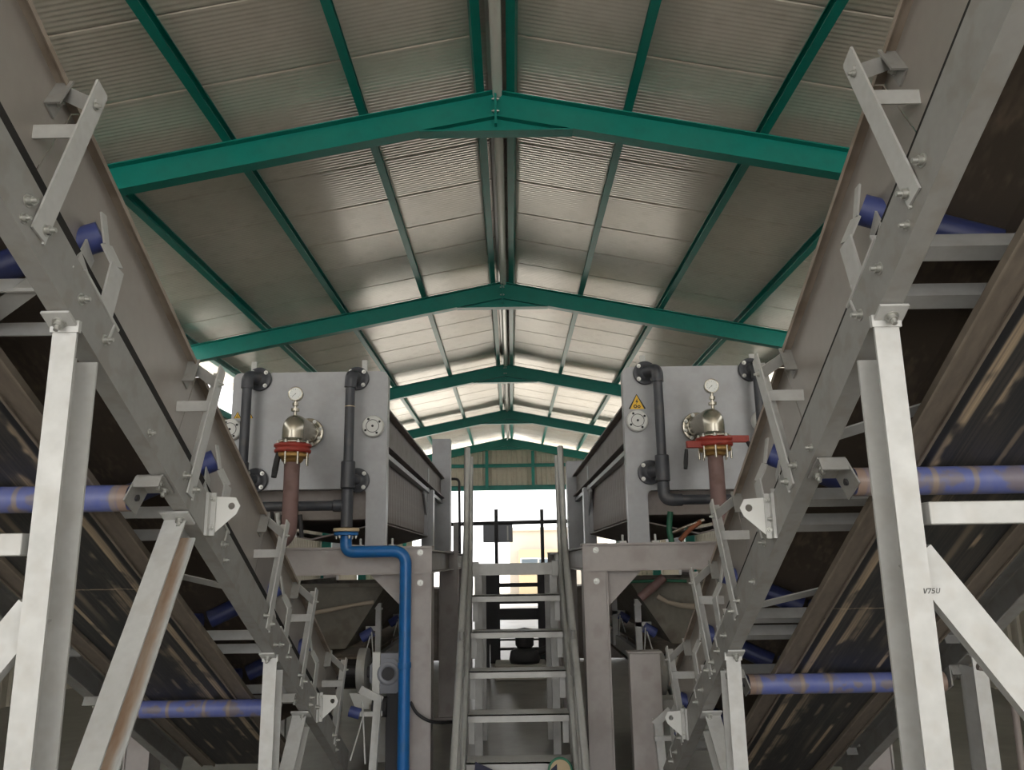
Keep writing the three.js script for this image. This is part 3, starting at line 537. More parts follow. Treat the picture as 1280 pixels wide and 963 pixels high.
{ // plastic filtrate pipes, other press
  const t = thing('filtrate_pipe', 'dark plastic filtrate pipework beside the yellow warning triangle', 'pipe', at(830, 600, PVZ), 'dark plastic filtrate pipes');
  const f1 = at(806, 467, FZ), f2 = at(812, 591, FZ), f3 = at(937, 463, FZ), X = at(825, 530, PVZ).x, R = 0.036; for (const f of [f1, f2, f3]) pvcFlange(t, f);
  const yh = at(850, 625, PVZ).y, xe = at(935, 625, PVZ).x;
  part(t, 'riser', sweep(pipePath([V(f1.x, f1.y, FZ + 0.05), V(X, f1.y, PVZ), V(X, yh, PVZ), V(xe, yh, PVZ)], 0.08), R, 20), M.pvc);
  part(t, 'elbow', sweep(pipePath([V(f1.x, f1.y, FZ + 0.06), V(X, f1.y, PVZ), V(X, f1.y - 0.1, PVZ)], 0.09), 0.045, 20), M.pvc);
  part(t, 'elbow', sweep(pipePath([V(X, yh + 0.13, PVZ), V(X, yh, PVZ), V(X + 0.13, yh, PVZ)], 0.1), 0.045, 20), M.pvc);
  sleeve(t, 'coupling', V(X, at(829, 602, PVZ).y, PVZ), V(X, at(829, 569, PVZ).y, PVZ), 0.052, M.pvc);
  part(t, 'tee_branch', sweep([V(f2.x, f2.y, FZ + 0.05), V(X, f2.y, PVZ)], 0.04, 18), M.pvc);
  const X2 = at(952, 530, PVZ).x; part(t, 'riser', sweep(pipePath([V(f3.x, f3.y, FZ + 0.05), V(X2, f3.y, PVZ), V(X2, f2.y - 0.1, PVZ)], 0.07), R, 20), M.pvc);
  part(t, 'elbow', sweep(pipePath([V(f3.x, f3.y, FZ + 0.06), V(X2, f3.y, PVZ), V(X2, f3.y - 0.1, PVZ)], 0.09), 0.045, 20), M.pvc);
}
function feed(c) { // feed pipe with red flanged valve, stainless elbow and gauge
  const z = FZ + 0.42, ring = at(c.ring[0], c.ring[1], z), X = ring.x, pf = at(c.plate[0], c.plate[1], FZ), yE = at(c.ring[0], c.elbowY, z).y;
  const t = thing('feed_pipe', c.label, 'pipe', V(X, PLAT, z), 'feed pipes with red valves');
  const yb = at(c.ring[0], c.bottom, z).y;
  part(t, 'riser', sweep(pipePath([V(X, ring.y - 0.03, z), V(X, yb, z), V(X + c.sg * 0.3, yb - 0.02, z - 0.2)], 0.12), 0.054, 22), M.rustPipe, 'dull reddish brown pipe');
  part(t, 'valve_body', lathe([[0, -0.1], [0.06, -0.1], [0.075, -0.085], [0.075, -0.07], [0.1, -0.068], [0.112, -0.06], [0.112, -0.035], [0, -0.035]], ring, UPV, 28), M.brass, 'tan valve body');
  const rd = part(t, 'red_flange', lathe([[0, -0.036], [0.11, -0.036], [0.125, -0.03], [0.128, -0.012], [0.118, -0.006], [0.118, 0.004], [0.13, 0.01], [0.13, 0.028], [0.1, 0.034], [0, 0.034]], ring, UPV, 32), M.red, 'red flange of the valve');
  for (let j = 0; j < 8; j++) { const a = j * Math.PI / 4 + 0.2, p = ring.clone().add(V(Math.cos(a) * 0.11, -0.12, Math.sin(a) * 0.11)); part(rd, 'stud', cyl(p, p.clone().add(V(0, 0.17, 0)), 0.0075, 10), M.stainless); bolt(rd, ring.clone().add(V(Math.cos(a) * 0.11, 0.03, Math.sin(a) * 0.11)), UPV, 0.9); }
  part(t, 'steel_flange', lathe([[0, 0.034], [0.1, 0.034], [0.105, 0.038], [0.105, 0.052], [0.08, 0.056], [0.075, 0.09], [0, 0.09]], ring, UPV, 30), M.stainless);
  // elbow sweeping up from the valve and back to the plate
  const pts = pipePath([ring.clone().add(V(0, 0.06, 0)), V(X, yE, z), V(pf.x, yE, FZ + 0.06)], 0.24, 12); part(t, 'elbow', sweep(pts, 0.078, 26), M.stainless, 'stainless steel elbow');
  const pl = V(pf.x, yE, FZ + 0.02), f2 = part(t, 'plate_flange', lathe([[0, 0], [0.108, 0], [0.112, 0.004], [0.112, 0.03], [0.106, 0.034], [0.08, 0.036], [0.078, 0.07], [0, 0.07]], pl, FWD, 32), M.stainless);
  for (let j = 0; j < 8; j++) { const a = j * Math.PI / 4 + 0.3; bolt(f2, pl.clone().add(V(Math.cos(a) * 0.094, Math.sin(a) * 0.094, 0.034)), FWD, 0.9); }
  // gauge
  const gp = at(c.gauge[0], c.gauge[1], z - 0.02), gy = yE + 0.07; const st = part(t, 'gauge_stem', merge(cyl(V(gp.x, gy - 0.06, gp.z), V(gp.x, gp.y - 0.04, gp.z), 0.011, 14), disc(V(gp.x, gy + 0.03, gp.z), UPV, 0.03, 0.02, 6), disc(V(gp.x, gy + 0.07, gp.z), UPV, 0.022, 0.022, 6)), M.stainless);
  const d = part(t, 'gauge', lathe([[0, -0.03], [0.046, -0.03], [0.05, -0.026], [0.05, 0.006], [0.053, 0.008], [0.053, 0.016], [0.046, 0.018], [0.045, 0.012], [0, 0.012]], gp, FWD, 36), M.stainless, 'round pressure gauge');
  const dg = clean(new THREE.CircleGeometry(0.0455, 36)).translate(gp.x, gp.y, gp.z + 0.014); part(d, 'dial', dg, M.dial, 'white dial with a needle');
  // lever handle
  for (const [a, b, r, m] of c.levers) { const A = at(a[0], a[1], z + 0.06), B = at(b[0], b[1], z + 0.1); part(t, 'lever', sweep([A, A.clone().lerp(B, 0.3), A.clone().lerp(B, 0.7), B], (u) => r * (0.7 + 0.3 * Math.sin(u * 2.6)), 12), m); }
  for (const [a, b] of c.arms) part(t, 'lever_arm', beam(at(a[0], a[1], z + 0.04), at(b[0], b[1], z + 0.06), 0.05, 0.03, V(0, 1, 0), 0.006), c.armMat ?? M.red);
}
feed({ sg: -1, ring: [366, 561], plate: [388, 534], elbowY: 531, bottom: 676, gauge: [370, 493], levers: [[[348, 566], [342, 597], 0.022, M.black]], arms: [[[354, 560], [346, 567]]], label: 'reddish feed pipe with red valve and gauge on the press above the blue pipe' });
feed({ sg: 1, ring: [893, 553], plate: [869, 527], elbowY: 523, bottom: 668, gauge: [889, 483], levers: [[[858, 562], [857, 586], 0.016, M.black], [[934, 552], [944, 566], 0.018, M.black]], arms: [[[905, 549], [936, 549]], [[880, 556], [858, 556]]], label: 'reddish feed pipe with red valve, gauge and two levers before the yellow triangle press' });

// steel portals under the presses
function portal(c) {
  const { sg } = c, xi0 = at(c.in[0], 800, PZ).x, xi1 = at(c.in[1], 800, PZ).x, xa = Math.min(xi0, xi1), xb = Math.max(xi0, xi1), xo = -sg * -1 * 0;
  const Xout = (sg < 0 ? xa : xb) + sg * 1.85;
  const t = thing('press_portal', c.label, 'steel frame', V((xa + xb) / 2 + sg * 0.9, 0, -8.9), 'steel portals under the presses');
  const hb = 0.2;
  const col = (x0, x1, z, nm = 'column') => { const w = x1 - x0; return part(t, nm, merge(box(x0, x0 + 0.012, 0, PLAT - hb, z - hb, z), box(x1 - 0.012, x1, 0, PLAT - hb, z - hb, z), box(x0, x1, 0, PLAT - hb, z - 0.03, z - 0.018), box(x0 - 0.04, x1 + 0.04, 0, 0.02, z - hb - 0.04, z + 0.04)), M.portal); };
  const zs = [PZ, -8.9, -11.9];
  zs.forEach((z, i) => {
    const c1 = col(xa, xb, z), c2 = col(Xout - 0.09, Xout + 0.09, z);
    const x0 = Math.min(xa, Xout - 0.09), x1 = Math.max(xb, Xout + 0.09);
    const b = part(t, 'cross_beam', merge(box(x0, x1, PLAT - 0.014, PLAT, z - hb, z), box(x0, x1, PLAT - hb, PLAT - hb + 0.014, z - hb, z), box(x0, x1, PLAT - hb, PLAT, z - 0.03, z - 0.018)), M.portal);
    if (!i) {
      for (const [x, y] of c.bolts) { const p = at(x, y, PZ); bolt(b, V(p.x, p.y, y < PLAT ? z - 0.018 : z - 0.018), FWD, 1.4); }
      const e = sg < 0 ? xa : xb; part(t, 'gusset', extr([[0, 0], [sg * 0.26, 0], [0, -0.26]], 0.012).translate(e, PLAT - hb, z - 0.09), M.portal);
    }
  });
  for (const x of [(xa + xb) / 2, Xout]) part(t, 'long_beam', bar(IPE(0.18, 0.12, 0.01, 0.012), V(x, PLAT - 0.11, PZ - 0.2), V(x, PLAT - 0.11, -11.9), V(1, 0, 0)), M.portal);
  return { xa, xb, Xout };
}
portal({ sg: -1, in: [504, 539], bolts: [[525, 691], [525, 729]], label: 'grey steel portal frame behind the vertical blue pipe' });
portal({ sg: 1, in: [732, 763], bolts: [[745, 688], [746, 727]], label: 'grey steel portal frame across the stair from the blue pipe' });

{ // blue pipe
  const z = PVZ, X = at(437, 520, PVZ).x, y0 = at(432, 669, z).y, yb = at(460, 690, z).y, X2 = at(506, 800, z).x;
  const t = thing('blue_pipe', 'bright blue pipe stepping down before the portal column', 'pipe', V(X2, 0, z));
  part(t, 'pipe', sweep(pipePath([V(X, y0, z), V(X, yb, z), V(X2, yb, z), V(X2, 0.01, z)], 0.1), 0.042, 24), M.bluePipe);
  const f = part(t, 'flange', lathe([[0, -0.005], [0.085, -0.005], [0.088, 0], [0.088, 0.022], [0, 0.022]], V(X, y0, z), UPV, 30), M.blueFlange);
  part(t, 'gasket', lathe([[0, 0.022], [0.092, 0.022], [0.094, 0.03], [0.092, 0.048], [0, 0.048]], V(X, y0, z), UPV, 30), M.gasket, 'tan gasket ring on the flange');
  for (let j = 0; j < 6; j++) { const a = j * 1.047; bolt(f, V(X + Math.cos(a) * 0.07, y0 - 0.005, z + Math.sin(a) * 0.07), V(0, -1, 0), 0.9); }
  part(t, 'clamp', lathe([[0.042, -0.02], [0.047, -0.018], [0.047, 0.018], [0.042, 0.02]], V(X2, 0.9, z), UPV, 24), M.blueFlange);
}
single('black_cable', sweep(pipePath([at(513, 878, -5.95), at(520, 892, -5.93), at(535, 902, -5.93), at(550, 904, -5.97), at(566, 903, -6.1)], 0.05), 0.011, 10), M.black, 'black cable sagging beside the portal column to the stair', 'cable', at(535, 903, -5.95));

// ================================================================== stair
{
  const C = at(647, 840, -5.94).x, HW = 0.34, run = 0.222, rise = 0.25;
  const t = thing('steel_stair', 'steep grey steel stair rising between the two filter presses', 'stair', V(C, 0, -5.9));
  for (let i = 0; i < 6; i++) { const y = 1.345 - i * rise, z = -6.38 + i * run * 0.99; if (y < 0.05) break;
    part(t, 'tread', merge(box(C - HW, C + HW, y - 0.008, y, z - 0.2, z), box(C - HW, C + HW, y - 0.048, y, z - 0.008, z), box(C - HW, C + HW, y - 0.04, y, z - 0.2, z - 0.194)), M.stair);
    for (const s of [-1, 1]) part(t, 'tread_bracket', box(C + s * HW, C + s * (HW - 0.04), y - 0.2, y - 0.01, z - 0.12, z - 0.09), M.stair);
  }
  const zOf = (y) => -6.38 + (1.345 - y) / rise * run * 0.99;
  for (const s of [-1, 1]) {
    const X = C + s * (HW + 0.004);
    part(t, 'side_plate', bar(UPN(0.18, 0.05), V(X, 0, zOf(0) - 0.1), V(X, 1.5, zOf(1.5) - 0.1), V(s, 0, 0)), M.stair);
    const R = s < 0 ? -1 : 1, xr = C + s * 0.375;
    const A = V(xr + s * 0.02, 0.02, zOf(0) + 0.42), A2 = V(xr + s * 0.015, 0.42, -4.98), K = V(xr, 1.75, -6.25), T = V(xr - s * 0.0, 2.5, -6.42);
    part(t, 'handrail', sweep(pipePath([V(A2.x, 0.0, -4.85), V(A2.x, 0.2, -4.87), K, T], 0.2), 0.024, 18), M.tube);
    part(t, 'mid_rail', sweep(pipePath([V(xr - s * 0.02, 0.05, -5.12), V(xr - s * 0.02, 1.62, -6.5), V(xr - s * 0.02, 2.45, -6.62)], 0.2), 0.018, 16), M.tube);
    part(t, 'post', sweep([V(xr, 0.75, -5.85), V(xr, 1.15, -5.6)], 0.016, 12), M.tube);
  }
  part(t, 'landing_edge', merge(box(C - HW + 0.02, C + HW - 0.02, 1.49, 1.585, -6.78, -6.74), box(C - HW - 0.02, C - HW + 0.04, 1.48, 1.6, -6.78, -6.72), box(C + HW - 0.04, C + HW + 0.02, 1.48, 1.6, -6.78, -6.72)), M.stair);
  part(t, 'landing_deck', box(C - HW, C + HW, 1.56, 1.575, -7.9, -6.78), M.stair);
  for (const s of [-1, 1]) for (const z of [-6.8, -7.85]) part(t, 'landing_leg', box(C + s * (HW - 0.0), C + s * (HW - 0.06), 0, 1.56, z - 0.06, z), M.stair);
}
// items lying on the lowest visible tread
{ const p = at(700, 962, -5.47); const t = thing('round_dial', 'round pale disc with a thin green rim, low on the stair', 'disc', V(p.x, 0.35, -5.44));
  const d = V(0, 0.25, 1).normalize(), q = V(p.x, p.y, -5.44); part(t, 'face', disc(q, d, 0.07, 0.012, 32), M.cream); part(t, 'rim', new THREE.TorusGeometry(0.072, 0.008, 10, 36).toNonIndexed().applyQuaternion(new THREE.Quaternion().setFromUnitVectors(V(0, 0, 1), d)).translate(q.x, q.y, q.z + 0.01), M.greenPaint, 'thin green rim'); part(t, 'blue_patch', extr([[-0.06, 0.01], [-0.02, 0.04], [-0.02, -0.05], [-0.05, -0.03]], 0.003).applyQuaternion(new THREE.Quaternion().setFromUnitVectors(V(0, 0, 1), d)).translate(q.x, q.y, q.z + 0.012), M.navy); }
{ const p = at(608, 968, -5.46); single('navy_folder', extr([[-0.08, -0.05], [0.08, -0.09], [0.09, 0.0], [-0.07, 0.07]], 0.02).applyMatrix4(new THREE.Matrix4().makeRotationX(-0.35)).translate(p.x, p.y, p.z), M.navy, 'dark navy folder leaning low on the stair', 'folder', V(p.x, p.y - 0.08, p.z)); }


// ================================================================== below the presses
function collector(c) { // short level conveyor under a press, with its hopper
  const { sg } = c, X = c.X, z0 = -6.5, z1 = -10.5, y = 0.86, w = 0.42;
  const t = thing('collecting_conveyor', c.label, 'conveyor', V(X, 0, -8.4), 'level conveyors under the presses');
  for (const s of [-1, 1]) part(t, 'frame_rail', bar(UPN(0.12, 0.05), V(X + s * w, y - 0.06, z0), V(X + s * w, y - 0.06, z1), V(-s, 0, 0)), M.galvDull);
  part(t, 'belt', merge(box(X - w + 0.06, X + w - 0.06, y + 0.02, y + 0.032, z1, z0), box(X - w + 0.06, X + w - 0.06, y - 0.2, y - 0.188, z1, z0)), M.carryBelt);
  part(t, 'drum', cyl(V(X - w + 0.06, y - 0.085, z0), V(X + w - 0.06, y - 0.085, z0), 0.105, 28), M.rubber);
  for (const s of [-1, 1]) for (const z of [z0 - 0.6, -9.4]) part(t, 'leg', box(X + s * w - 0.03, X + s * w + 0.03, 0, y - 0.12, z - 0.06, z), M.galvDull);
  const K = sg;                                          // toward the hall wall
  for (const z of [z0 - 0.35, z0 - 1.9]) for (const s of [-1, 1]) {
    const xs = X + s * (w + 0.02), u = part(t, 'upright', bar(ANG(0.05, 0.05, 0.006), V(xs, y - 0.1, z), V(xs, y + 0.42, z), V(-s, 0, 0)), M.galv);
    part(u, 'arm', beam(V(xs, y + 0.36, z + 0.01), V(xs - s * 0.12, y + 0.44, z + 0.01), 0.04, 0.006, V(0, 1, 0)), M.galv);
    part(u, 'stub', box(xs, xs - s * 0.13, y + 0.2, y + 0.235, z - 0.03, z), M.galv);
    part(u, 'roller', cyl(V(xs - s * 0.06, y + 0.2, z + 0.06), V(xs - s * 0.15, y + 0.15, z + 0.06), 0.042, 18), M.rollerClean, 'blue carrying roller');
    part(u, 'bracket', merge(beam(V(xs - s * 0.04, y - 0.05, z + 0.1), V(xs - s * 0.06, y + 0.2, z + 0.12), 0.008, 0.02, V(1, 0, 0)), beam(V(xs - s * 0.13, y - 0.05, z + 0.1), V(xs - s * 0.07, y + 0.17, z + 0.12), 0.008, 0.02, V(1, 0, 0))), M.galv);
  }
  return t;
}
const cL = -1.52, cR = 1.45;
collector({ sg: -1, X: cL, label: 'short level conveyor under the press behind the blue pipe' });
collector({ sg: 1, X: cR, label: 'short level conveyor under the press opposite the blue pipe' });
function tank(X, label) { // dark sludge tank standing behind the hopper
  const t = thing('sludge_tank', label, 'tank', V(X, 0, -13.9), 'sludge tanks'); part(t, 'body', box(X - 0.85, X + 0.85, 0.08, 1.15, -14.3, -13.3, 0.02), M.pressDark); part(t, 'lid', box(X - 0.88, X + 0.88, 1.15, 1.19, -14.33, -13.27), M.pressDark); part(t, 'skid', merge(box(X - 0.8, X - 0.65, 0, 0.08, -14.3, -13.3), box(X + 0.65, X + 0.8, 0, 0.08, -14.3, -13.3)), M.darkSteel);
  for (let k = -3; k <= 3; k++) part(t, 'stiffener', box(X + k * 0.26 - 0.025, X + k * 0.26 + 0.025, 0.1, 1.14, -13.3, -13.25), M.pressDark);
}
function hopper(X, label) { // four sloping plates narrowing downward
  const t = thing('cake_hopper', label, 'hopper', V(X, 0.92, -8), 'hoppers under the presses');
  const T = [0.5, 1.45], B = [0.17, 1.3], y1 = 1.42, y0 = 0.94, zc = -8.0;
  const quad = (a, b, c, d) => { const n = V().crossVectors(b.clone().sub(a), d.clone().sub(a)).normalize().multiplyScalar(0.008), P = [a, b, c, d], Q = P.map((p) => p.clone().add(n)); const pos = [], f = (i, j, k, l) => [i, j, k, i, k, l].forEach((p) => pos.push(p.x, p.y, p.z)); f(...P); f(Q[3], Q[2], Q[1], Q[0]); for (let i = 0; i < 4; i++) { const j = (i + 1) % 4; f(P[j], P[i], Q[i], Q[j]); } const g = new THREE.BufferGeometry(); g.setAttribute('position', new THREE.Float32BufferAttribute(pos, 3)); g.computeVertexNormals(); return metreUV(g); };
  const tc = [[-1, 1], [1, 1], [1, -1], [-1, -1]].map(([a, b]) => V(X + a * T[0], y1, zc + b * T[1])), bc = [[-1, 1], [1, 1], [1, -1], [-1, -1]].map(([a, b]) => V(X + a * B[0], y0, zc + b * B[1]));
  for (let i = 0; i < 4; i++) { const j = (i + 1) % 4; part(t, 'hopper_plate', quad(bc[i], bc[j], tc[j], tc[i]), M.hopper); }
  part(t, 'rim', merge(box(X - T[0] - 0.03, X + T[0] + 0.03, y1, y1 + 0.03, zc + T[1], zc + T[1] + 0.03), box(X - T[0] - 0.03, X - T[0], y1, y1 + 0.03, zc - T[1], zc + T[1]), box(X + T[0], X + T[0] + 0.03, y1, y1 + 0.03, zc - T[1], zc + T[1])), M.hopper);
}
tank(-1.75, 'dark ribbed sludge tank behind the portal with the blue pipe'); tank(1.7, 'dark ribbed sludge tank behind the portal with the wide drive post');
hopper(cL, 'dusty grey hopper narrowing downward under the press behind the blue pipe'); hopper(cR, 'dusty grey hopper narrowing downward under the press with the yellow triangle');
single('tarpaulin_edge', sweep([[352, 778], [385, 768], [412, 763], [440, 757], [467, 753]].map(([x, y], i) => at(x, y, -6.42 + 0.02 * (i % 2))), (u) => 0.012 + 0.016 * Math.abs(Math.sin(u * 9 + 1) * Math.cos(u * 23)), 10), M.tarp, 'rolled pale tarpaulin strip hanging slack under the press near the blue pipe', 'tarpaulin', at(412, 764, -6.42));
single('tarpaulin_edge', sweep([[822, 746], [834, 753], [850, 757], [868, 759]].map(([x, y], i) => at(x, y, -6.42 + 0.02 * (i % 2))), (u) => 0.012 + 0.014 * Math.abs(Math.sin(u * 7 + 1)), 10), M.tarp, 'short crumpled grey tarpaulin strip under the press opposite the blue pipe', 'tarpaulin', at(850, 757, -6.42));
{ // drive of the collecting conveyor beside the blue pipe
  const z = -6.12, p = at(486, 842, z); const t = thing('gear_motor', 'grey octagonal gear motor with white clamp bar next to the blue pipe', 'motor', V(p.x, p.y - 0.16, z));
  const oct = (r, A, L) => { const g = extr([...Array(8)].map((_, k) => [Math.cos(k * Math.PI / 4 + 0.39) * r, Math.sin(k * Math.PI / 4 + 0.39) * r]), L); return g.translate(A.x, A.y, A.z); };
  part(t, 'housing', merge(oct(0.15, V(p.x, p.y, z - 0.12), 0.12)), M.motor); part(t, 'face', oct(0.11, V(p.x, p.y, z), 0.02), M.motor); part(t, 'ring', lathe([[0.05, 0], [0.05, 0.014], [0.08, 0.014], [0.08, 0]], V(p.x, p.y, z + 0.02), FWD, 28), M.motor); part(t, 'hub', disc(V(p.x, p.y, z + 0.02), FWD, 0.045, 0.02, 24), M.darkSteel);
  const q = at(470, 843, z + 0.03); part(t, 'clamp_bar', box(q.x - 0.028, q.x + 0.028, q.y - 0.15, q.y + 0.15, z, z + 0.03, 0.004), M.white, 'white upright clamp bar');
  const e = at(453, 840, z); part(t, 'pulley', cyl(V(e.x - 0.03, e.y, z - 0.05), V(e.x + 0.03, e.y, z - 0.05), 0.16, 30), M.galvDull); part(t, 'shaft', cyl(V(e.x - 0.2, e.y, z - 0.05), V(p.x, p.y, z - 0.05), 0.04, 16), M.darkSteel);
  const b = at(450, 876, z); part(t, 'bracket', merge(extr([[-0.08, 0.05], [0.07, 0.05], [0.07, -0.06], [-0.03, -0.06]], 0.02).translate(b.x, b.y, z - 0.02), box(b.x + 0.07, b.x + 0.15, b.y - 0.03, b.y + 0.03, z - 0.04, z)), M.white); part(t, 'tail_cover', cyl(at(466, 884, z - 0.02), at(484, 884, z - 0.02), 0.07, 20), M.darkSteel);
  part(t, 'stand', box(p.x - 0.02, p.x + 0.1, 0, p.y - 0.13, z - 0.13, z - 0.03), M.darkSteel);
}
{ // drive post on the other side
  const z = -5.95, a = at(787, 830, z), b = at(826, 830, z), yT = at(800, 817, z).y; const t = thing('drive_post', 'wide grey steel drive post standing in the portal opposite the blue pipe', 'post', V((a.x + b.x) / 2, 0, z));
  part(t, 'post', merge(box(a.x, b.x, 0.0, yT, z - 0.1, z, 0.008)), M.portal); part(t, 'cap', box(a.x - 0.01, b.x + 0.01, yT, yT + 0.012, z - 0.11, z + 0.01), M.portal);
}
{ const z = -6.25, e = at(838, 842, z), t = thing('belt_pulley', 'ribbed grey belt pulley with white clamp bar beside the wide drive post', 'pulley', V(e.x, e.y - 0.17, z));
  part(t, 'pulley', lathe([[0, -0.1], [0.14, -0.1], [0.15, -0.095], [0.15, -0.05], [0.12, -0.045], [0.12, -0.02], [0.15, -0.015], [0.15, 0.04], [0.14, 0.045], [0, 0.045]], V(e.x, e.y, z), V(1, 0, 0), 30), M.galvDull); part(t, 'shaft', cyl(V(e.x - 0.3, e.y, z), V(e.x + 0.25, e.y, z), 0.035, 16), M.darkSteel);
  const q = at(818, 842, z + 0.16); part(t, 'clamp_bar', box(q.x - 0.028, q.x + 0.028, q.y - 0.14, q.y + 0.14, z + 0.14, z + 0.17, 0.004), M.white, 'white upright clamp bar'); part(t, 'side_plate', box(e.x + 0.06, e.x + 0.1, e.y - 0.24, e.y + 0.1, z + 0.1, z + 0.16, 0.006), M.white);
  part(t, 'bottom_bar', box(q.x, e.x + 0.08, e.y - 0.22, e.y - 0.16, z + 0.12, z + 0.16), M.galvDull); }
// arm posts low under the belts
for (const [x0, y0, x1, y1, ax, ay, label] of [[478, 870, 468, 975, 450, 862, 'galvanised arm post standing below the gear motor'], [817, 900, 828, 975, 838, 888, 'galvanised arm post standing below the belt pulley']]) {
  const z = -5.72, A = at(x0, y0, z), B = at(x1, y1, z), t = thing('arm_post', label, 'post', V(B.x, 0, z), 'arm posts'); part(t, 'post', bar(ANG(0.055, 0.05, 0.006), V(B.x, 0, z), A, V(x0 < 640 ? -1 : 1, 0, 0)), M.galv);
  const C = at(ax, ay, z + 0.01); part(t, 'arm', beam(A.clone().add(V(0, -0.03, 0.01)), C, 0.05, 0.008, V(0, 1, 0)), M.galv); const h = at(x0 < 640 ? 450 : 845, y0 + 23, z); part(t, 'stub', box(h.x, A.x, h.y - 0.015, h.y + 0.015, z - 0.02, z + 0.01), M.galv);
  part(t, 'roller', cyl(h, h.clone().add(V((x0 < 640 ? -1 : 1) * 0.07, 0.02, 0)), 0.036, 18), M.rollerClean, 'blue roller end'); part(t, 'wire', merge(sweep([h.clone().add(V(0.02, 0.08, 0.03)), h.clone().add(V(0.05, -0.3, 0.05))], 0.006, 8), sweep([h.clone().add(V(0.03, 0.0, 0.03)), h.clone().add(V(-0.05, -0.28, 0.04))], 0.006, 8)), M.galv);
}
// hoses and rods stored behind the pipework
for (const [pts, r, m, nm, label, cat] of [
  [[[838, 640], [836, 662], [840, 680]], 0.022, M.greenPaint, 'hose', 'green hose hanging behind the press with the yellow triangle', 'hose'],
  [[[850, 676], [862, 662], [876, 652]], 0.018, M.orange, 'hose', 'orange hose hanging behind the press with the yellow triangle', 'hose'],
  [[[836, 668], [858, 658], [880, 650]], 0.012, M.stainless, 'metal_rod', 'shiny metal rod lying across the hoses under the press', 'rod'],
  [[[768, 729], [800, 727], [835, 726], [858, 727]], 0.012, M.greenPaint, 'hose', 'thin green hose stretched under the portal beam', 'hose'],
  [[[800, 748], [815, 735], [830, 722]], 0.035, M.rustPipe, 'pipe_offcut', 'rusty pipe offcut slanting under the portal beam', 'pipe']]) single(nm, sweep(pipePath(pts.map(([x, y]) => at(x, y, pts[0][1] < 700 ? -6.2 : -6.4)), 0.1), r, 12), m, label, cat, at(pts[1][0], pts[1][1], pts[0][1] < 700 ? -6.2 : -6.4));
[340, 347, 353, 360, 367, 375].forEach((x, i) => { const A = at(x, 640 + (i % 3) * 2, -6.2), B = at(x + 2, 672, -6.2); single('hanging_hose', sweep([A, A.clone().lerp(B, 0.5).add(V(0.004, 0, 0.01)), B], 0.013 + 0.004 * (i % 2), 10), [M.black, M.white, M.darkSteel][i % 3], ['thin black hose hanging under the press near the reddish pipe', 'thin white hose hanging under the press near the reddish pipe', 'thin grey hose hanging under the press near the reddish pipe'][i % 3], 'hose', B, ['black', 'white', 'grey'][i % 3] + ' hoses hanging under the press'); });

// ================================================================== behind the stair
{ const z = -13.6, xa = at(619, 780, z).x, xb = at(679, 780, z).x, t = thing('transfer_frame', 'dark steel transfer frame with two thin masts standing behind the stair', 'steel frame', V((xa + xb) / 2, 0, z));
  for (const [x, m] of [[xa, 620], [xb, 677]]) { part(t, 'column', bar(IPE(0.18, 0.16, 0.012, 0.014), V(x, 0, z), V(x, 1.52, z), V(1, 0, 0)), M.darkSteel); const p = at(m, 637, z); part(t, 'mast', sweep([V(p.x, 1.5, z), V(p.x, p.y, z)], 0.03, 12), M.darkSteel); }
  for (const [ya, yb] of [[729, 734], [749, 755], [761, 775], [799, 801], [810, 813]]) { const p = at(650, ya, z), q = at(650, yb, z); part(t, 'cross_beam', box(xa, xb, q.y, p.y, z - 0.08, z + 0.02), M.darkSteel); }
  for (const dz of [-3, 1.2]) for (const x of [xa - 0.12, xb + 0.12]) part(t, 'column', bar(IPE(0.14, 0.12, 0.01, 0.012), V(x, 0, z + dz), V(x, 1.5, z + dz), V(1, 0, 0)), M.darkSteel);
  for (const x of [xa - 0.12, xb + 0.12]) part(t, 'long_beam', box(x - 0.05, x + 0.05, 1.38, 1.5, z - 3, z + 1.2), M.darkSteel);
}
{ const z = -14.4, L = at(555, 656, z), R = at(737, 655, z), t = thing('guard_rail', 'dark horizontal guard rail crossing before the bright open end', 'rail', V(0, 0, z)); part(t, 'rail', sweep([V(L.x, L.y, z), V(R.x, L.y + 0.03, z)], 0.035, 12), M.darkSteel); for (const x of [L.x + 0.05, R.x - 0.05]) part(t, 'post', sweep([V(x, 0, z), V(x, L.y + 0.1, z)], 0.04, 12), M.darkSteel);
  const a = at(604, 657, z + 0.1), b = at(641, 678, z + 0.1), c = thing('control_box', 'grey control box hanging from the dark guard rail', 'box', V((a.x + b.x) / 2, b.y, z + 0.1)); part(c, 'body', box(a.x, b.x, b.y, a.y, z + 0.045, z + 0.2, 0.01), M.motor); part(c, 'door', box(a.x + 0.03, b.x - 0.12, b.y + 0.03, a.y - 0.03, z + 0.2, z + 0.212), M.motor); part(c, 'edge_strip', box(b.x - 0.1, b.x - 0.075, b.y + 0.03, a.y - 0.02, z + 0.2, z + 0.21), M.white); }
for (const [x, w, zz, yt, label] of [[571, 9, -12.7, 655, 'grey green steel post beside the stair rail on the blue pipe side'], [733, 8, -12.7, 690, 'dark grey steel post beside the stair rail opposite the blue pipe']]) { const p = at(x, yt, zz), r = w / 2000 * 12.9; const t = thing('platform_post', label, 'post', V(p.x, 0, zz)); part(t, 'shaft', box(p.x - r, p.x + r, 0.015, p.y, zz - 0.1, zz, 0.006), x < 640 ? M.stair : M.portal); part(t, 'base_plate', box(p.x - r - 0.05, p.x + r + 0.05, 0, 0.015, zz - 0.16, zz + 0.06), M.portal); part(t, 'cap', box(p.x - r - 0.005, p.x + r + 0.005, p.y, p.y + 0.01, zz - 0.105, zz + 0.005), M.stair); }
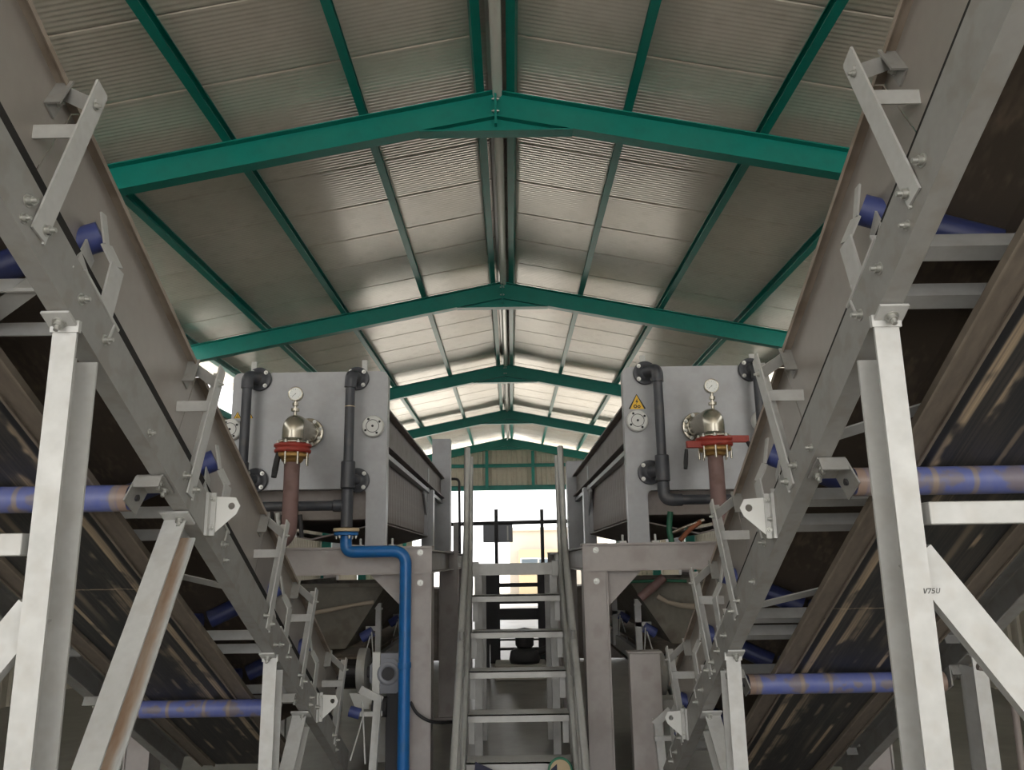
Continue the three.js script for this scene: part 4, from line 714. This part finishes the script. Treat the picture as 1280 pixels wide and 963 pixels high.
single('bent_conduit', sweep(pipePath([at(560, 606, -12.5), at(562, 599, -12.5), at(574, 599, -12.5), at(575, 700, -12.5), V(at(575, 700, -12.5).x, 0.0, -12.5)], 0.1), 0.02, 12), M.darkSteel, 'thin dark bent conduit beside the tall rear column of the press', 'conduit', V(at(575, 700, -12.5).x, 0, -12.5));
{ const z = -11.85, t = thing('pump', 'dark pump with upright motor standing on a concrete plinth behind the stair', 'pump', V(at(656, 820, z).x, 0.2, z)), X = at(656, 820, z).x;
  part(t, 'casing', lathe([[0, 0], [0.2, 0], [0.22, 0.05], [0.2, 0.16], [0.12, 0.2], [0, 0.2]], V(X, 0.2, z), UPV, 24), M.darkSteel); part(t, 'motor', lathe([[0, 0.2], [0.1, 0.2], [0.13, 0.24], [0.13, 0.42], [0.1, 0.46], [0, 0.48]], V(X, 0.2, z), UPV, 24), M.darkSteel); part(t, 'outlet', sweep(pipePath([V(X, 0.34, z), V(X + 0.3, 0.36, z), V(X + 0.42, 0.5, z)], 0.1), 0.05, 14), M.darkSteel);
  single('plinth', box(X - 0.42, X + 0.3, 0, 0.2, z - 0.4, z + 0.3, 0.02), M.plaster, 'low concrete plinth under the dark pump', 'plinth', V(X, 0, z)); }
{ const p = at(1240, 900, -3.3), t = thing('bent_handrail', 'bent grey tube handrail at the outer side of the conveyor opposite the blue pipe', 'handrail', V(p.x, 0, -3.3)); const q = [[1222, 834], [1248, 838], [1264, 858], [1271, 905], [1278, 963]].map(([x, y]) => at(x, y, -3.3)); part(t, 'tube', sweep(pipePath([...q, V(q[4].x, 0, -3.3)], 0.1), 0.013, 14), M.pressDark); part(t, 'base_plate', box(q[4].x - 0.05, q[4].x + 0.05, 0, 0.01, -3.35, -3.25), M.tube); }
// yard beyond the open end
{ const z = -47, t = thing('yard_building', 'pale low building in the bright yard beyond the open end', 'building', V(2, 0, z)); const x0 = at(637, 690, z).x, x1 = at(760, 690, z).x, yT = at(650, 664, z).y;
  part(t, 'wall', box(x0, x1, -0.31, yT, z - 6, z), M.plaster); part(t, 'roof_edge', box(x0 - 0.2, x1 + 0.2, yT, yT + 0.18, z - 6.2, z + 0.2), M.plaster); const a = at(648, 688, z); part(t, 'annex', box(a.x, at(699, 688, z).x, -0.31, a.y, z, z + 2), M.cream);
  for (const [px, w] of [[662, 1.0], [684, 1.0]]) { const p = at(px, 700, z + 2), f = part(t, 'window', box(p.x - w / 2, p.x + w / 2, p.y - 0.8, p.y + 0.1, z + 1.98, z + 2.03), M.white); part(f, 'pane', box(p.x - w / 2 + 0.06, p.x + w / 2 - 0.06, p.y - 0.74, p.y + 0.04, z + 2.03, z + 2.035), M.glass); } }
// marker writing on the galvanised leg
{ const p = RC.P(0.075, -0.145, 0), zf = p.z + 0.0048, c = at(1164, 739, zf); const tx = signTexture((g, w, h) => { g.fillStyle = '#000'; g.fillRect(0, 0, w, h); g.fillStyle = '#bbb'; g.font = 'italic bold 80px sans-serif'; g.textAlign = 'center'; g.textBaseline = 'middle'; g.fillText('V75U', w / 2, h / 2); }, 256, 96); tx.colorSpace = THREE.NoColorSpace;
  const conv = scene.getObjectByName('belt_conveyor_001'); part(conv, 'marker_writing', clean(new THREE.PlaneGeometry(0.056, 0.021)).translate(c.x, c.y, zf), std({ color: 0x2c2c2e, alphaMap: tx, transparent: true, roughness: 0.7 }), 'handwritten marker letters on the leg'); }

renderer.render(scene, camera);
